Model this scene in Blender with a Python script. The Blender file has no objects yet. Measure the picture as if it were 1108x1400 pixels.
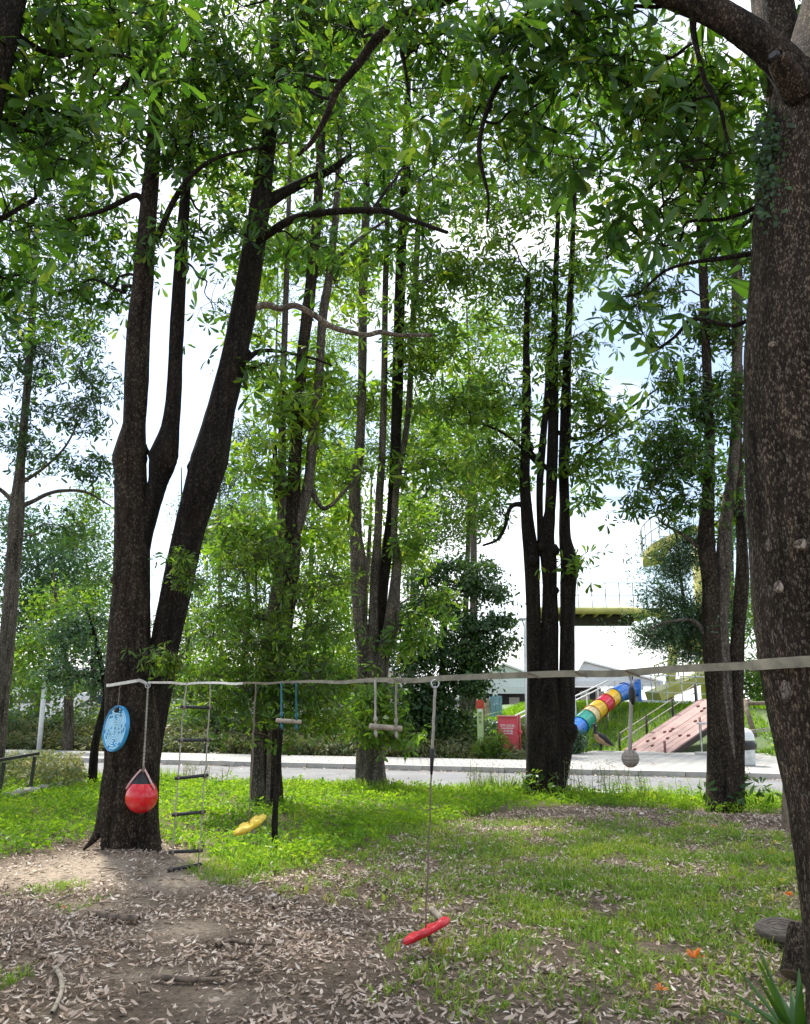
import bpy, math, random
import numpy as np
from mathutils import Vector, Matrix, noise as mnoise

random.seed(11)
RNG = np.random.default_rng(11)
S = bpy.context.scene
C = S.collection
R = math.radians

# ------------------------------------------------------------------ camera
CAM_Z, FPX, IW, IH = 1.6, 1110.0, 1108.0, 1400.0
PITCH = math.atan(260.0 / FPX)
cam = bpy.data.cameras.new('camera')
cam.sensor_fit = 'VERTICAL'; cam.sensor_height = 36.0
cam.lens = 36.0 * FPX / IH
cam.clip_start = 0.05; cam.clip_end = 2000
co = bpy.data.objects.new('camera', cam); C.objects.link(co)
co.location = (0, 0, CAM_Z); co.rotation_euler = (R(90) + PITCH, 0, 0)
S.camera = co

# ------------------------------------------------------------------ sky, sun, exposure
SUN_EL, SUN_AZ = R(58), R(-28)          # azimuth from +Y towards +X: ahead of the camera, a little left
w = bpy.data.worlds.new('World'); S.world = w; w.use_nodes = True
nt = w.node_tree; nt.nodes.clear()
def N(t, ty, **k):
    n = t.nodes.new(ty)
    for a, b in k.items(): setattr(n, a, b)
    return n
o_ = N(nt, 'ShaderNodeOutputWorld'); bg = N(nt, 'ShaderNodeBackground'); bg.inputs[1].default_value = 0.115
sk = N(nt, 'ShaderNodeTexSky', sky_type='NISHITA', sun_disc=False)
sk.sun_elevation = SUN_EL; sk.sun_rotation = SUN_AZ; sk.air_density = 1.0; sk.dust_density = 1.5
tc = N(nt, 'ShaderNodeTexCoord'); mp = N(nt, 'ShaderNodeMapping'); mp.inputs['Scale'].default_value = (1, 1, 2.2); mp.inputs['Location'].default_value = (13.6, 7.2, 3.2)
nz = N(nt, 'ShaderNodeTexNoise'); nz.inputs['Scale'].default_value = 1.7; nz.inputs['Detail'].default_value = 6; nz.inputs['Roughness'].default_value = .55
rp = N(nt, 'ShaderNodeValToRGB'); rp.color_ramp.elements[0].position = .45; rp.color_ramp.elements[1].position = .58
rp.color_ramp.elements[0].color = (.05, .05, .05, 1); rp.color_ramp.elements[1].color = (1, 1, 1, 1)
mx = N(nt, 'ShaderNodeMix', data_type='RGBA'); mx.inputs[7].default_value = (8.3, 8.5, 8.7, 1)
L = nt.links.new
L(tc.outputs['Generated'], mp.inputs[0]); L(mp.outputs[0], nz.inputs['Vector']); L(nz.outputs['Fac'], rp.inputs[0])
L(rp.outputs[0], mx.inputs[0]); L(sk.outputs[0], mx.inputs[6]); L(mx.outputs[2], bg.inputs[0]); L(bg.outputs[0], o_.inputs[0])

sl = bpy.data.lights.new('sun', 'SUN'); sl.energy = 4.0; sl.angle = R(6); sl.color = (1.0, .96, .88)
so = bpy.data.objects.new('sun', sl); C.objects.link(so)
sd = Vector((math.sin(SUN_AZ) * math.cos(SUN_EL), math.cos(SUN_AZ) * math.cos(SUN_EL), math.sin(SUN_EL)))
so.rotation_euler = (-sd).to_track_quat('-Z', 'Y').to_euler(); so.location = sd * 60
S.view_settings.view_transform = 'Standard'; S.view_settings.look = 'None'; S.view_settings.gamma = 1.0
S.view_settings.exposure = 1.15
S.render.engine = 'CYCLES'
S.cycles.max_bounces = 7; S.cycles.diffuse_bounces = 4; S.cycles.glossy_bounces = 2; S.cycles.transmission_bounces = 4
S.cycles.use_denoising = True

# ------------------------------------------------------------------ pixel <-> place
CP, SP = math.cos(PITCH), math.sin(PITCH)
def ray(px, py):
    x = (px - IW / 2) / FPX; y = -(py - IH / 2) / FPX
    return x, CP - y * SP, SP + y * CP
def P(px, py, D):                      # the point seen at that spot, D metres ahead
    a, b, c = ray(px, py); t = D / b
    return Vector((a * t, D, CAM_Z + c * t))
def G(px, py, z=0.0):                  # the spot on the ground
    a, b, c = ray(px, py); t = (z - CAM_Z) / c
    return Vector((a * t, b * t, z))

# ------------------------------------------------------------------ materials
MATS = {}
def base(name):
    m = bpy.data.materials.new(name); m.use_nodes = True; m.node_tree.nodes.clear(); MATS[name] = m
    return m, m.node_tree
def ramp(t, cols):
    r = N(t, 'ShaderNodeValToRGB'); e = r.color_ramp.elements
    while len(e) < len(cols): e.new(.5)
    for i, (p, c) in enumerate(cols): e[i].position = p; e[i].color = (*c, 1)
    return r
def plain(name, col, rough=.6, metal=0, var=.18, scale=9, bump=.15, bscale=60, coat=0, dirt=None, scuff=0):
    m, t = base(name); L = t.links.new
    out = N(t, 'ShaderNodeOutputMaterial'); p = N(t, 'ShaderNodeBsdfPrincipled')
    tc = N(t, 'ShaderNodeTexCoord'); nz = N(t, 'ShaderNodeTexNoise'); nz.inputs['Scale'].default_value = scale; nz.inputs['Detail'].default_value = 5
    d = dirt or tuple(c * (1 - 2 * var) for c in col)
    r = ramp(t, [(.3, d), (.55, col), (.8, tuple(min(1, c * (1 + var)) for c in col))])
    L(tc.outputs['Object'], nz.inputs['Vector']); L(nz.outputs['Fac'], r.inputs[0]); colo = r.outputs[0]
    p.inputs['Roughness'].default_value = rough
    if scuff:
        sn = N(t, 'ShaderNodeTexNoise'); sn.inputs['Scale'].default_value = scale * 3.5; sn.inputs['Detail'].default_value = 10; sn.inputs['Roughness'].default_value = .75; L(tc.outputs['Object'], sn.inputs['Vector'])
        sr = ramp(t, [(.5, (0, 0, 0)), (.66, (scuff, scuff, scuff))]); L(sn.outputs['Fac'], sr.inputs[0]); sm_ = N(t, 'ShaderNodeMix', data_type='RGBA'); sm_.inputs[7].default_value = (.3, .26, .22, 1); L(sr.outputs[0], sm_.inputs[0]); L(colo, sm_.inputs[6]); colo = sm_.outputs[2]
        rr_ = N(t, 'ShaderNodeMapRange'); rr_.inputs[3].default_value = rough; rr_.inputs[4].default_value = .85; L(sr.outputs[0], rr_.inputs[0]); L(rr_.outputs[0], p.inputs['Roughness'])
    L(colo, p.inputs['Base Color']); p.inputs['Metallic'].default_value = metal; p.inputs['Coat Weight'].default_value = coat
    if bump:
        n2 = N(t, 'ShaderNodeTexNoise'); n2.inputs['Scale'].default_value = bscale; n2.inputs['Detail'].default_value = 4
        b = N(t, 'ShaderNodeBump'); b.inputs['Strength'].default_value = bump; b.inputs['Distance'].default_value = .01
        L(tc.outputs['Object'], n2.inputs['Vector']); L(n2.outputs['Fac'], b.inputs['Height']); L(b.outputs[0], p.inputs['Normal'])
    L(p.outputs[0], out.inputs[0])
    return m
def leafmat(name, cols, trans=.5, gloss=.06, rough=.4, tint=(1.3, 1.25, .55), patch=1.3, tones=((.62, .74, .7), (1.4, 1.18, .95))):
    m, t = base(name); L = t.links.new
    out = N(t, 'ShaderNodeOutputMaterial'); g = N(t, 'ShaderNodeNewGeometry')
    r = ramp(t, cols); L(g.outputs['Random Per Island'], r.inputs[0])
    pn = N(t, 'ShaderNodeTexNoise'); pn.inputs['Scale'].default_value = patch; pn.inputs['Detail'].default_value = 4; pn.inputs['Roughness'].default_value = .6; pt = N(t, 'ShaderNodeTexCoord'); L(g.outputs['Position'], pn.inputs['Vector'])
    pr = ramp(t, [(.33, tones[0]), (.52, (1, 1, 1)), (.7, tones[1])]); L(pn.outputs['Fac'], pr.inputs[0])
    pm = N(t, 'ShaderNodeMix', data_type='RGBA', blend_type='MULTIPLY'); pm.inputs[0].default_value = 1; L(r.outputs[0], pm.inputs[6]); L(pr.outputs[0], pm.inputs[7])
    d = N(t, 'ShaderNodeBsdfDiffuse'); L(pm.outputs[2], d.inputs[0])
    tr = N(t, 'ShaderNodeBsdfTranslucent'); mm = N(t, 'ShaderNodeMix', data_type='RGBA', blend_type='MULTIPLY'); mm.inputs[0].default_value = 1
    mm.inputs[7].default_value = (*tint, 1); L(pm.outputs[2], mm.inputs[6]); L(mm.outputs[2], tr.inputs[0])
    ms = N(t, 'ShaderNodeMixShader'); ms.inputs[0].default_value = trans; L(d.outputs[0], ms.inputs[1]); L(tr.outputs[0], ms.inputs[2])
    gl = N(t, 'ShaderNodeBsdfGlossy'); gl.inputs['Roughness'].default_value = rough; gl.inputs[0].default_value = (.9, .95, 1, 1)
    m2 = N(t, 'ShaderNodeMixShader'); m2.inputs[0].default_value = gloss; L(ms.outputs[0], m2.inputs[1]); L(gl.outputs[0], m2.inputs[2])
    L(m2.outputs[0], out.inputs[0])
    return m
def bark(name, dark, mid, fleck, scale=40., flecks=.72, bump=.9, lichen=.55, zs=.55):
    m, t = base(name); L = t.links.new
    out = N(t, 'ShaderNodeOutputMaterial'); p = N(t, 'ShaderNodeBsdfPrincipled'); p.inputs['Roughness'].default_value = .92
    p.inputs['Specular IOR Level'].default_value = .15
    tc = N(t, 'ShaderNodeTexCoord'); mp = N(t, 'ShaderNodeMapping'); mp.inputs['Scale'].default_value = (1, 1, zs)
    L(tc.outputs['Object'], mp.inputs[0])
    nd = N(t, 'ShaderNodeTexNoise'); nd.inputs['Scale'].default_value = scale * .9; nd.inputs['Detail'].default_value = 3; L(mp.outputs[0], nd.inputs['Vector'])
    vm = N(t, 'ShaderNodeVectorMath', operation='MULTIPLY_ADD'); k = .9 / scale; vm.inputs[1].default_value = (k, k, k); L(nd.outputs['Color'], vm.inputs[0]); L(mp.outputs[0], vm.inputs[2])
    n1 = N(t, 'ShaderNodeTexNoise'); n1.inputs['Scale'].default_value = 4; n1.inputs['Detail'].default_value = 10; n1.inputs['Roughness'].default_value = .75; L(mp.outputs[0], n1.inputs['Vector'])
    n2 = N(t, 'ShaderNodeTexNoise'); n2.inputs['Scale'].default_value = scale * 3.2; n2.inputs['Detail'].default_value = 5; n2.inputs['Roughness'].default_value = .7; L(mp.outputs[0], n2.inputs['Vector'])
    vo = N(t, 'ShaderNodeTexVoronoi'); vo.inputs['Scale'].default_value = scale; L(vm.outputs[0], vo.inputs['Vector'])
    ve = N(t, 'ShaderNodeTexVoronoi', feature='DISTANCE_TO_EDGE'); ve.inputs['Scale'].default_value = scale; L(vm.outputs[0], ve.inputs['Vector'])
    r1 = ramp(t, [(.3, dark), (.66, mid)]); L(n1.outputs['Fac'], r1.inputs[0])
    sp = N(t, 'ShaderNodeSeparateColor'); L(vo.outputs['Color'], sp.inputs[0])
    av = N(t, 'ShaderNodeMath', operation='MULTIPLY_ADD'); av.inputs[1].default_value = .55; L(n2.outputs['Fac'], av.inputs[0])
    hv_ = N(t, 'ShaderNodeMath', operation='MULTIPLY'); hv_.inputs[1].default_value = .62; L(sp.outputs[0], hv_.inputs[0]); L(hv_.outputs[0], av.inputs[2])
    r2 = ramp(t, [(flecks - .06, (0, 0, 0)), (flecks + .1, (1, 1, 1))]); L(av.outputs[0], r2.inputs[0])
    mx = N(t, 'ShaderNodeMix', data_type='RGBA'); mx.inputs[7].default_value = (*fleck, 1); L(r2.outputs[0], mx.inputs[0]); L(r1.outputs[0], mx.inputs[6])
    r4 = ramp(t, [(.02, (.3, .28, .26)), (.14, (1, 1, 1))]); L(ve.outputs['Distance'], r4.inputs[0])
    m4 = N(t, 'ShaderNodeMix', data_type='RGBA', blend_type='MULTIPLY'); m4.inputs[0].default_value = 1; L(mx.outputs[2], m4.inputs[6]); L(r4.outputs[0], m4.inputs[7])
    n3 = N(t, 'ShaderNodeTexNoise'); n3.inputs['Scale'].default_value = 2.3; n3.inputs['Detail'].default_value = 10; n3.inputs['Roughness'].default_value = .72; L(tc.outputs['Object'], n3.inputs['Vector'])
    r3 = ramp(t, [(.62, (0, 0, 0)), (.74, (lichen, lichen, lichen))]); L(n3.outputs['Fac'], r3.inputs[0])
    m3 = N(t, 'ShaderNodeMix', data_type='RGBA'); m3.inputs[7].default_value = (.24, .24, .18, 1); L(r3.outputs[0], m3.inputs[0]); L(m4.outputs[2], m3.inputs[6])
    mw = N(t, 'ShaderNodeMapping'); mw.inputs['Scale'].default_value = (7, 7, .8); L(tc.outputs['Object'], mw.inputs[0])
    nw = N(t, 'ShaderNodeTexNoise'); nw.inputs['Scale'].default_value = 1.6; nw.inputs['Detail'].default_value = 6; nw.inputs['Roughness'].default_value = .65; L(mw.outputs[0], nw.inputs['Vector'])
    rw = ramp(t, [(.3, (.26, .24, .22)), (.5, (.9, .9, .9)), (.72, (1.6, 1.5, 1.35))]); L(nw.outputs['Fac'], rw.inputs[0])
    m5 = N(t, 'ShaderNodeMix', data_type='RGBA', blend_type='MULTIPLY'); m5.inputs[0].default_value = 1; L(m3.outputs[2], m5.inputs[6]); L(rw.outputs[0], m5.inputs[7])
    L(m5.outputs[2], p.inputs['Base Color'])
    mn = N(t, 'ShaderNodeMath', operation='MINIMUM'); mn.inputs[1].default_value = .22; L(ve.outputs['Distance'], mn.inputs[0])
    ad = N(t, 'ShaderNodeMath', operation='MULTIPLY_ADD'); ad.inputs[1].default_value = 3.0; L(mn.outputs[0], ad.inputs[0]); a2 = N(t, 'ShaderNodeMath', operation='MULTIPLY_ADD'); a2.inputs[1].default_value = 4.0; L(nw.outputs['Fac'], a2.inputs[0]); L(av.outputs[0], a2.inputs[2]); L(a2.outputs[0], ad.inputs[2])
    b = N(t, 'ShaderNodeBump'); b.inputs['Strength'].default_value = bump; b.inputs['Distance'].default_value = .55 / scale
    L(ad.outputs[0], b.inputs['Height']); L(b.outputs[0], p.inputs['Normal']); L(p.outputs[0], out.inputs[0])
    return m

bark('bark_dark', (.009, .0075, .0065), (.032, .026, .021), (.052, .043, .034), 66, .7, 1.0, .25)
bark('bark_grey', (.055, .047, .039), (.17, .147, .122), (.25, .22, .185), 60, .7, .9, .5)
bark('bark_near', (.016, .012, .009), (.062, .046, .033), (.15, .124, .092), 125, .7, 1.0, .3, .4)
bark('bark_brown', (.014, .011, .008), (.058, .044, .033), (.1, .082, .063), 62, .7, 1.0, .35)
bark('bark_pale', (.12, .1, .08), (.24, .2, .16), (.36, .32, .26), 46, .7, .6)
leafmat('leaf_near', [(0, (.022, .065, .01)), (.5, (.05, .13, .015)), (.85, (.09, .195, .021)), (1, (.18, .25, .035))], .52, .025, .35)
leafmat('leaf_mid', [(0, (.05, .11, .014)), (.45, (.09, .19, .02)), (.85, (.15, .28, .03)), (1, (.24, .31, .05))], .55, .025)
leafmat('leaf_bright', [(0, (.08, .17, .015)), (.5, (.15, .3, .025)), (1, (.26, .38, .045))], .58, .025)
leafmat('leaf_dark', [(0, (.018, .05, .012)), (.6, (.035, .09, .018)), (1, (.07, .14, .025))], .42, .03)
leafmat('leaf_blue', [(0, (.025, .075, .03)), (.6, (.05, .13, .045)), (1, (.09, .19, .06))], .4, .06)
leafmat('leaf_far', [(0, (.04, .09, .03)), (.5, (.08, .15, .045)), (1, (.15, .22, .07))], .45, .04)
leafmat('grass_blade', [(0, (.13, .22, .03)), (.5, (.23, .38, .05)), (.88, (.33, .46, .08)), (1, (.46, .44, .17))], .45, .02)
leafmat('grass_bright', [(0, (.12, .25, .02)), (.5, (.2, .38, .025)), (1, (.32, .48, .04))], .5, .015, .4, (1.3, 1.25, .55), 1.1, ((.5, .62, .6), (1.3, 1.12, .9)))
leafmat('weed_dry', [(0, (.1, .13, .06)), (.5, (.16, .2, .08)), (1, (.3, .28, .17))], .35, .02)
leafmat('sword_leaf', [(0, (.035, .11, .02)), (1, (.08, .2, .035))], .35, .035)
leafmat('dead_leaf', [(0, (.08, .05, .034)), (.18, (.21, .15, .105)), (.5, (.45, .35, .265)), (.8, (.62, .51, .42)), (1, (.78, .71, .62))], .12, .03, .5, (1, .85, .65), 2.2, ((.8, .76, .72), (1.12, 1.05, .98)))
leafmat('orange_petal', [(0, (.55, .13, .02)), (1, (.75, .28, .05))], .3, .03, .5, (1, .8, .6))
leafmat('yellow_leaf', [(0, (.4, .34, .04)), (1, (.55, .5, .1))], .4, .03, .5, (1, 1, .7))
plain('rope_pale', (.42, .38, .32), .9, bump=.5, bscale=260)
plain('rope_brown', (.2, .16, .12), .9, bump=.5, bscale=260)
plain('rope_teal', (.03, .16, .2), .8, bump=.4, bscale=260)
plain('rope_knot', (.3, .27, .23), .95, bump=.6, bscale=200)
plain('webbing', (.26, .24, .17), .85, var=.2, scale=14, bump=.4, bscale=320, scuff=0.35)
plain('webbing_pale', (.72, .7, .64), .8, var=.12, scale=14, bump=.4, bscale=320)
plain('wood_bar', (.42, .35, .27), .75, var=.25, scale=16, bump=.4, bscale=90)
plain('wood_post', (.2, .155, .11), .85, var=.3, scale=12, bump=.5, bscale=70)
plain('wood_dark', (.1, .084, .066), .85, var=.3, scale=14, bump=.6, bscale=60)
plain('stick', (.16, .12, .085), .9, var=.35, scale=20, bump=.6, bscale=80)
plain('root_pale', (.36, .31, .23), .85, var=.3, scale=20, bump=.5, bscale=80)
plain('rung_black', (.018, .02, .026), .5, bump=.2)
plain('buoy_red', (.72, .008, .018), .28, var=.08, scale=4, bump=.03, bscale=30, coat=.3, scuff=0.35)
plain('seat_red', (.68, .01, .025), .35, var=.1, scale=10, bump=.1, bscale=120, scuff=0.35)
plain('seat_yellow', (.82, .58, .03), .4, var=.1, scale=10, bump=.1, bscale=120, scuff=0.35)
plain('strap_pink', (.72, .42, .4), .5)
plain('black_rubber', (.012, .011, .011), .55)
plain('disc_blue', (.025, .3, .62), .35, var=.12, scale=8, bump=.05, scuff=0.35)
plain('disc_pale', (.36, .7, .88), .4, var=.1, scale=8, bump=.05, scuff=0.4)
plain('steel', (.55, .56, .57), .35, .9, bump=.05)
plain('rail_grey', (.2, .21, .22), .5, .2, bump=.05)
plain('white_paint', (.72, .74, .74), .45, var=.08, bump=.05, scuff=0.3)
plain('black_paint', (.02, .02, .022), .45, bump=.1)
plain('red_cabinet', (.6, .06, .09), .45, var=.12, scale=3, bump=.04, scuff=0.25)
plain('red_trim', (.62, .2, .17), .5, var=.1)
plain('lime_paint', (.52, .7, .3), .5, var=.1, scale=3, scuff=0.25)
plain('sign_red', (.52, .06, .03), .5)
plain('sign_white', (.8, .8, .78), .5, bump=0)
plain('ink', (.03, .04, .03), .6, bump=0)
plain('yellow_steel', (.56, .53, .14), .45, var=.12, scale=2, bump=.03, scuff=0.3)
plain('deck_under', (.06, .06, .04), .8)
plain('slide_blue', (.01, .16, .62), .25, var=.1, scale=3, bump=.02, coat=.3, scuff=0.2)
plain('slide_yellow', (.86, .5, .02), .25, var=.1, scale=3, bump=.02, coat=.3, scuff=0.25)
plain('slide_red', (.68, .015, .06), .25, var=.1, scale=3, bump=.02, coat=.3, scuff=0.2)
plain('slide_green', (.01, .3, .22), .25, var=.1, scale=3, bump=.02, coat=.3, scuff=0.2)
plain('slide_cream', (.8, .62, .32), .3, var=.1, scale=3, bump=.02, coat=.3, scuff=0.25)
plain('ramp_pink', (.3, .19, .175), .8, var=.22, scale=2.2, bump=.2, scuff=0.45)
plain('hold_red', (.2, .075, .07), .6)
plain('timber_dark', (.05, .04, .034), .85)
plain('roof_white', (.82, .84, .86), .5, var=.06, scale=.4, bump=0)
plain('shed_wall', (.76, .79, .82), .6, var=.08, scale=.5, bump=0)
plain('shed_dark', (.05, .055, .06), .8, var=.3, scale=.8)
plain('crate_tan', (.5, .4, .3), .8, var=.2, scale=3)
plain('crate_blue', (.25, .42, .55), .6, var=.15, scale=3)
plain('car_white', (.75, .76, .78), .25, var=.04, bump=0, coat=.5)
plain('car_blue', (.06, .1, .25), .3, var=.05, bump=0, coat=.5)
plain('car_glass', (.02, .025, .03), .08, bump=0)
plain('tyre', (.02, .02, .02), .8)
plain('bag_black', (.012, .012, .014), .3, bump=.5, bscale=30)
plain('bin_grey', (.6, .62, .62), .5)
plain('stone', (.3, .28, .25), .9, var=.25, scale=6, bump=.6, bscale=30)
plain('kerb_stone', (.46, .45, .42), .85, var=.14, scale=3, bump=.3, bscale=40, scuff=0.5)
plain('line_white', (.75, .75, .72), .7, var=.15, scale=8)
plain('goose_black', (.016, .015, .017), .6, bump=.2)
plain('goose_tan', (.5, .33, .2), .8, var=.2, scale=14, bump=.2)
plain('goose_brown', (.035, .03, .032), .7, var=.25, scale=14, bump=.3)
plain('goose_white', (.75, .74, .7), .8)
plain('beak', (.03, .025, .02), .5)
plain('facade_pale', (.55, .52, .48), .8, var=.08, scale=.6)
plain('window_dark', (.06, .07, .08), .2, bump=0)

def ground_mat():
    m, t = base('forest_floor'); L = t.links.new
    out = N(t, 'ShaderNodeOutputMaterial'); p = N(t, 'ShaderNodeBsdfPrincipled'); p.inputs['Roughness'].default_value = .95
    p.inputs['Specular IOR Level'].default_value = .1
    tc = N(t, 'ShaderNodeTexCoord')
    a = N(t, 'ShaderNodeTexNoise'); a.inputs['Scale'].default_value = 1.1; a.inputs['Detail'].default_value = 8; a.inputs['Roughness'].default_value = .65
    b = N(t, 'ShaderNodeTexNoise'); b.inputs['Scale'].default_value = 26; b.inputs['Detail'].default_value = 8; b.inputs['Roughness'].default_value = .75
    c = N(t, 'ShaderNodeTexVoronoi'); c.inputs['Scale'].default_value = 34
    for x in (a, b, c): L(tc.outputs['Object'], x.inputs['Vector'])
    r1 = ramp(t, [(.35, (.12, .092, .067)), (.65, (.22, .172, .128))]); L(a.outputs['Fac'], r1.inputs[0])
    r2 = ramp(t, [(.32, (.3, .28, .25)), (.5, (.85, .85, .85)), (.72, (1.35, 1.3, 1.25))]); L(b.outputs['Fac'], r2.inputs[0])
    mx = N(t, 'ShaderNodeMix', data_type='RGBA', blend_type='MULTIPLY'); mx.inputs[0].default_value = 1
    at_ = N(t, 'ShaderNodeAttribute', attribute_name='dust'); md = N(t, 'ShaderNodeMix', data_type='RGBA'); md.inputs[7].default_value = (.36, .295, .225, 1); L(at_.outputs['Fac'], md.inputs[0]); L(r1.outputs[0], md.inputs[6])
    L(md.outputs[2], mx.inputs[6]); L(r2.outputs[0], mx.inputs[7]); L(mx.outputs[2], p.inputs['Base Color'])
    bu = N(t, 'ShaderNodeBump'); bu.inputs['Strength'].default_value = .8; bu.inputs['Distance'].default_value = .03
    L(b.outputs['Fac'], bu.inputs['Height']); L(bu.outputs[0], p.inputs['Normal']); L(p.outputs[0], out.inputs[0])
ground_mat()
def road_mat(name, c0, c1, scale=60):
    m, t = base(name); L = t.links.new
    out = N(t, 'ShaderNodeOutputMaterial'); p = N(t, 'ShaderNodeBsdfPrincipled'); p.inputs['Roughness'].default_value = .8
    tc = N(t, 'ShaderNodeTexCoord')
    a = N(t, 'ShaderNodeTexNoise'); a.inputs['Scale'].default_value = .8; a.inputs['Detail'].default_value = 12; a.inputs['Roughness'].default_value = .7
    b = N(t, 'ShaderNodeTexNoise'); b.inputs['Scale'].default_value = scale; b.inputs['Detail'].default_value = 4
    for x in (a, b): L(tc.outputs['Object'], x.inputs['Vector'])
    r1 = ramp(t, [(.3, c0), (.7, c1)]); L(a.outputs['Fac'], r1.inputs[0])
    r2 = ramp(t, [(.3, (.7, .7, .7)), (.7, (1.2, 1.2, 1.2))]); L(b.outputs['Fac'], r2.inputs[0])
    mx = N(t, 'ShaderNodeMix', data_type='RGBA', blend_type='MULTIPLY'); mx.inputs[0].default_value = 1
    L(r1.outputs[0], mx.inputs[6]); L(r2.outputs[0], mx.inputs[7]); L(mx.outputs[2], p.inputs['Base Color'])
    bu = N(t, 'ShaderNodeBump'); bu.inputs['Strength'].default_value = .3; bu.inputs['Distance'].default_value = .01
    L(b.outputs['Fac'], bu.inputs['Height']); L(bu.outputs[0], p.inputs['Normal']); L(p.outputs[0], out.inputs[0])
road_mat('asphalt', (.1, .1, .104), (.2, .2, .208))
road_mat('hill_soil', (.06, .1, .03), (.1, .15, .04), 12)
def paver_mat():
    m, t = base('pavers'); L = t.links.new
    out = N(t, 'ShaderNodeOutputMaterial'); p = N(t, 'ShaderNodeBsdfPrincipled'); p.inputs['Roughness'].default_value = .85
    tc = N(t, 'ShaderNodeTexCoord'); br = N(t, 'ShaderNodeTexBrick'); br.inputs['Scale'].default_value = 1
    br.inputs['Color1'].default_value = (.36, .355, .34, 1); br.inputs['Color2'].default_value = (.27, .265, .25, 1); br.inputs['Mortar'].default_value = (.14, .135, .11, 1)
    br.inputs['Mortar Size'].default_value = .02; br.inputs['Brick Width'].default_value = .4; br.inputs['Row Height'].default_value = .4
    L(tc.outputs['Object'], br.inputs['Vector']); L(br.outputs['Color'], p.inputs['Base Color'])
    bu = N(t, 'ShaderNodeBump'); bu.inputs['Strength'].default_value = .5; bu.inputs['Distance'].default_value = .01; bu.invert = True
    L(br.outputs['Fac'], bu.inputs['Height']); L(bu.outputs[0], p.inputs['Normal']); L(p.outputs[0], out.inputs[0])
paver_mat()

# ------------------------------------------------------------------ mesh helpers
class MB:
    def __init__(s): s.v = []; s.f = []; s.n = 0
    def add(s, v, f):
        v = np.asarray(v, dtype=np.float64).reshape(-1, 3); f = np.asarray(f, dtype=np.int64)
        s.v.append(v); s.f.append(f + s.n); s.n += len(v); return s
    def box(s, c, d, rot=None):
        q = np.array([[x, y, z] for x in (-1, 1) for y in (-1, 1) for z in (-1, 1)]) * (np.array(d) / 2)
        if rot is not None: q = q @ np.array(rot.to_3x3()).T
        return s.add(q + np.array(c), [[0, 1, 3, 2], [4, 6, 7, 5], [0, 4, 5, 1], [2, 3, 7, 6], [0, 2, 6, 4], [1, 5, 7, 3]])
    def beam(s, a, b, wd, ht, up=(0, 0, 1)):       # a square bar from a to b
        a = Vector(a); b = Vector(b); d = (b - a); l = d.length; d.normalize(); x = d.cross(Vector(up))
        if x.length < 1e-4: x = d.cross(Vector((0, 1, 0)))
        x.normalize(); z = x.cross(d)
        m = Matrix((x, d, z)).transposed()
        return s.box((a + b) / 2, (wd, l, ht), m)
    def tube(s, pts, rad, seg=8, caps=True):
        v, f = tube(pts, rad, seg); k = s.n; s.add(v, f)
        if caps:
            n = len(v) // seg
            for ring, rev in ((0, True), (n - 1, False)):
                c = v[ring * seg:(ring + 1) * seg].mean(0)
                b0 = s.n; s.add([c], np.zeros((0, 4), int))
                ids = [k + ring * seg + i for i in range(seg)]
                tr = [[ids[(i + 1) % seg], ids[i], b0] if rev else [ids[i], ids[(i + 1) % seg], b0] for i in range(seg)]
                s.f.append(np.array(tr))
        return s
    def build(s, name, mat, parent=None, smooth=False):
        v = np.concatenate(s.v); t = [a for a in s.f if len(a)]
        me = bpy.data.meshes.new(name)
        me.vertices.add(len(v)); me.vertices.foreach_set('co', v.ravel())
        tot = np.concatenate([np.full(len(a), a.shape[1]) for a in t]); idx = np.concatenate([a.ravel() for a in t])
        me.loops.add(len(idx)); me.loops.foreach_set('vertex_index', idx.astype(np.int32))
        me.polygons.add(len(tot)); st = np.concatenate([[0], np.cumsum(tot)[:-1]])
        me.polygons.foreach_set('loop_start', st.astype(np.int32)); me.polygons.foreach_set('loop_total', tot.astype(np.int32))
        me.polygons.foreach_set('use_smooth', np.full(len(tot), smooth))
        me.update(calc_edges=True); me.validate()
        me.materials.append(MATS[mat])
        o = bpy.data.objects.new(name, me); C.objects.link(o)
        if parent is not None:
            o.parent = parent
            o.matrix_parent_inverse = world_mat(parent).inverted()
        return o
def world_mat(o):
    m = Matrix.LocRotScale(o.location, o.rotation_euler, o.scale)
    if o.parent is not None: m = world_mat(o.parent) @ o.matrix_parent_inverse @ m
    return m
def catmull(pts, sub):
    p = np.array([list(a) for a in pts], float)
    if len(p) < 3 or sub <= 1: return p
    q = np.vstack([2 * p[0] - p[1], p, 2 * p[-1] - p[-2]]); out = []
    for i in range(1, len(q) - 2):
        for k in range(sub):
            t = k / sub; a, b, c, d = q[i - 1], q[i], q[i + 1], q[i + 2]
            out.append(.5 * (2 * b + (c - a) * t + (2 * a - 5 * b + 4 * c - d) * t * t + (3 * b - a - 3 * c + d) * t ** 3))
    out.append(p[-1]); return np.array(out)
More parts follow.
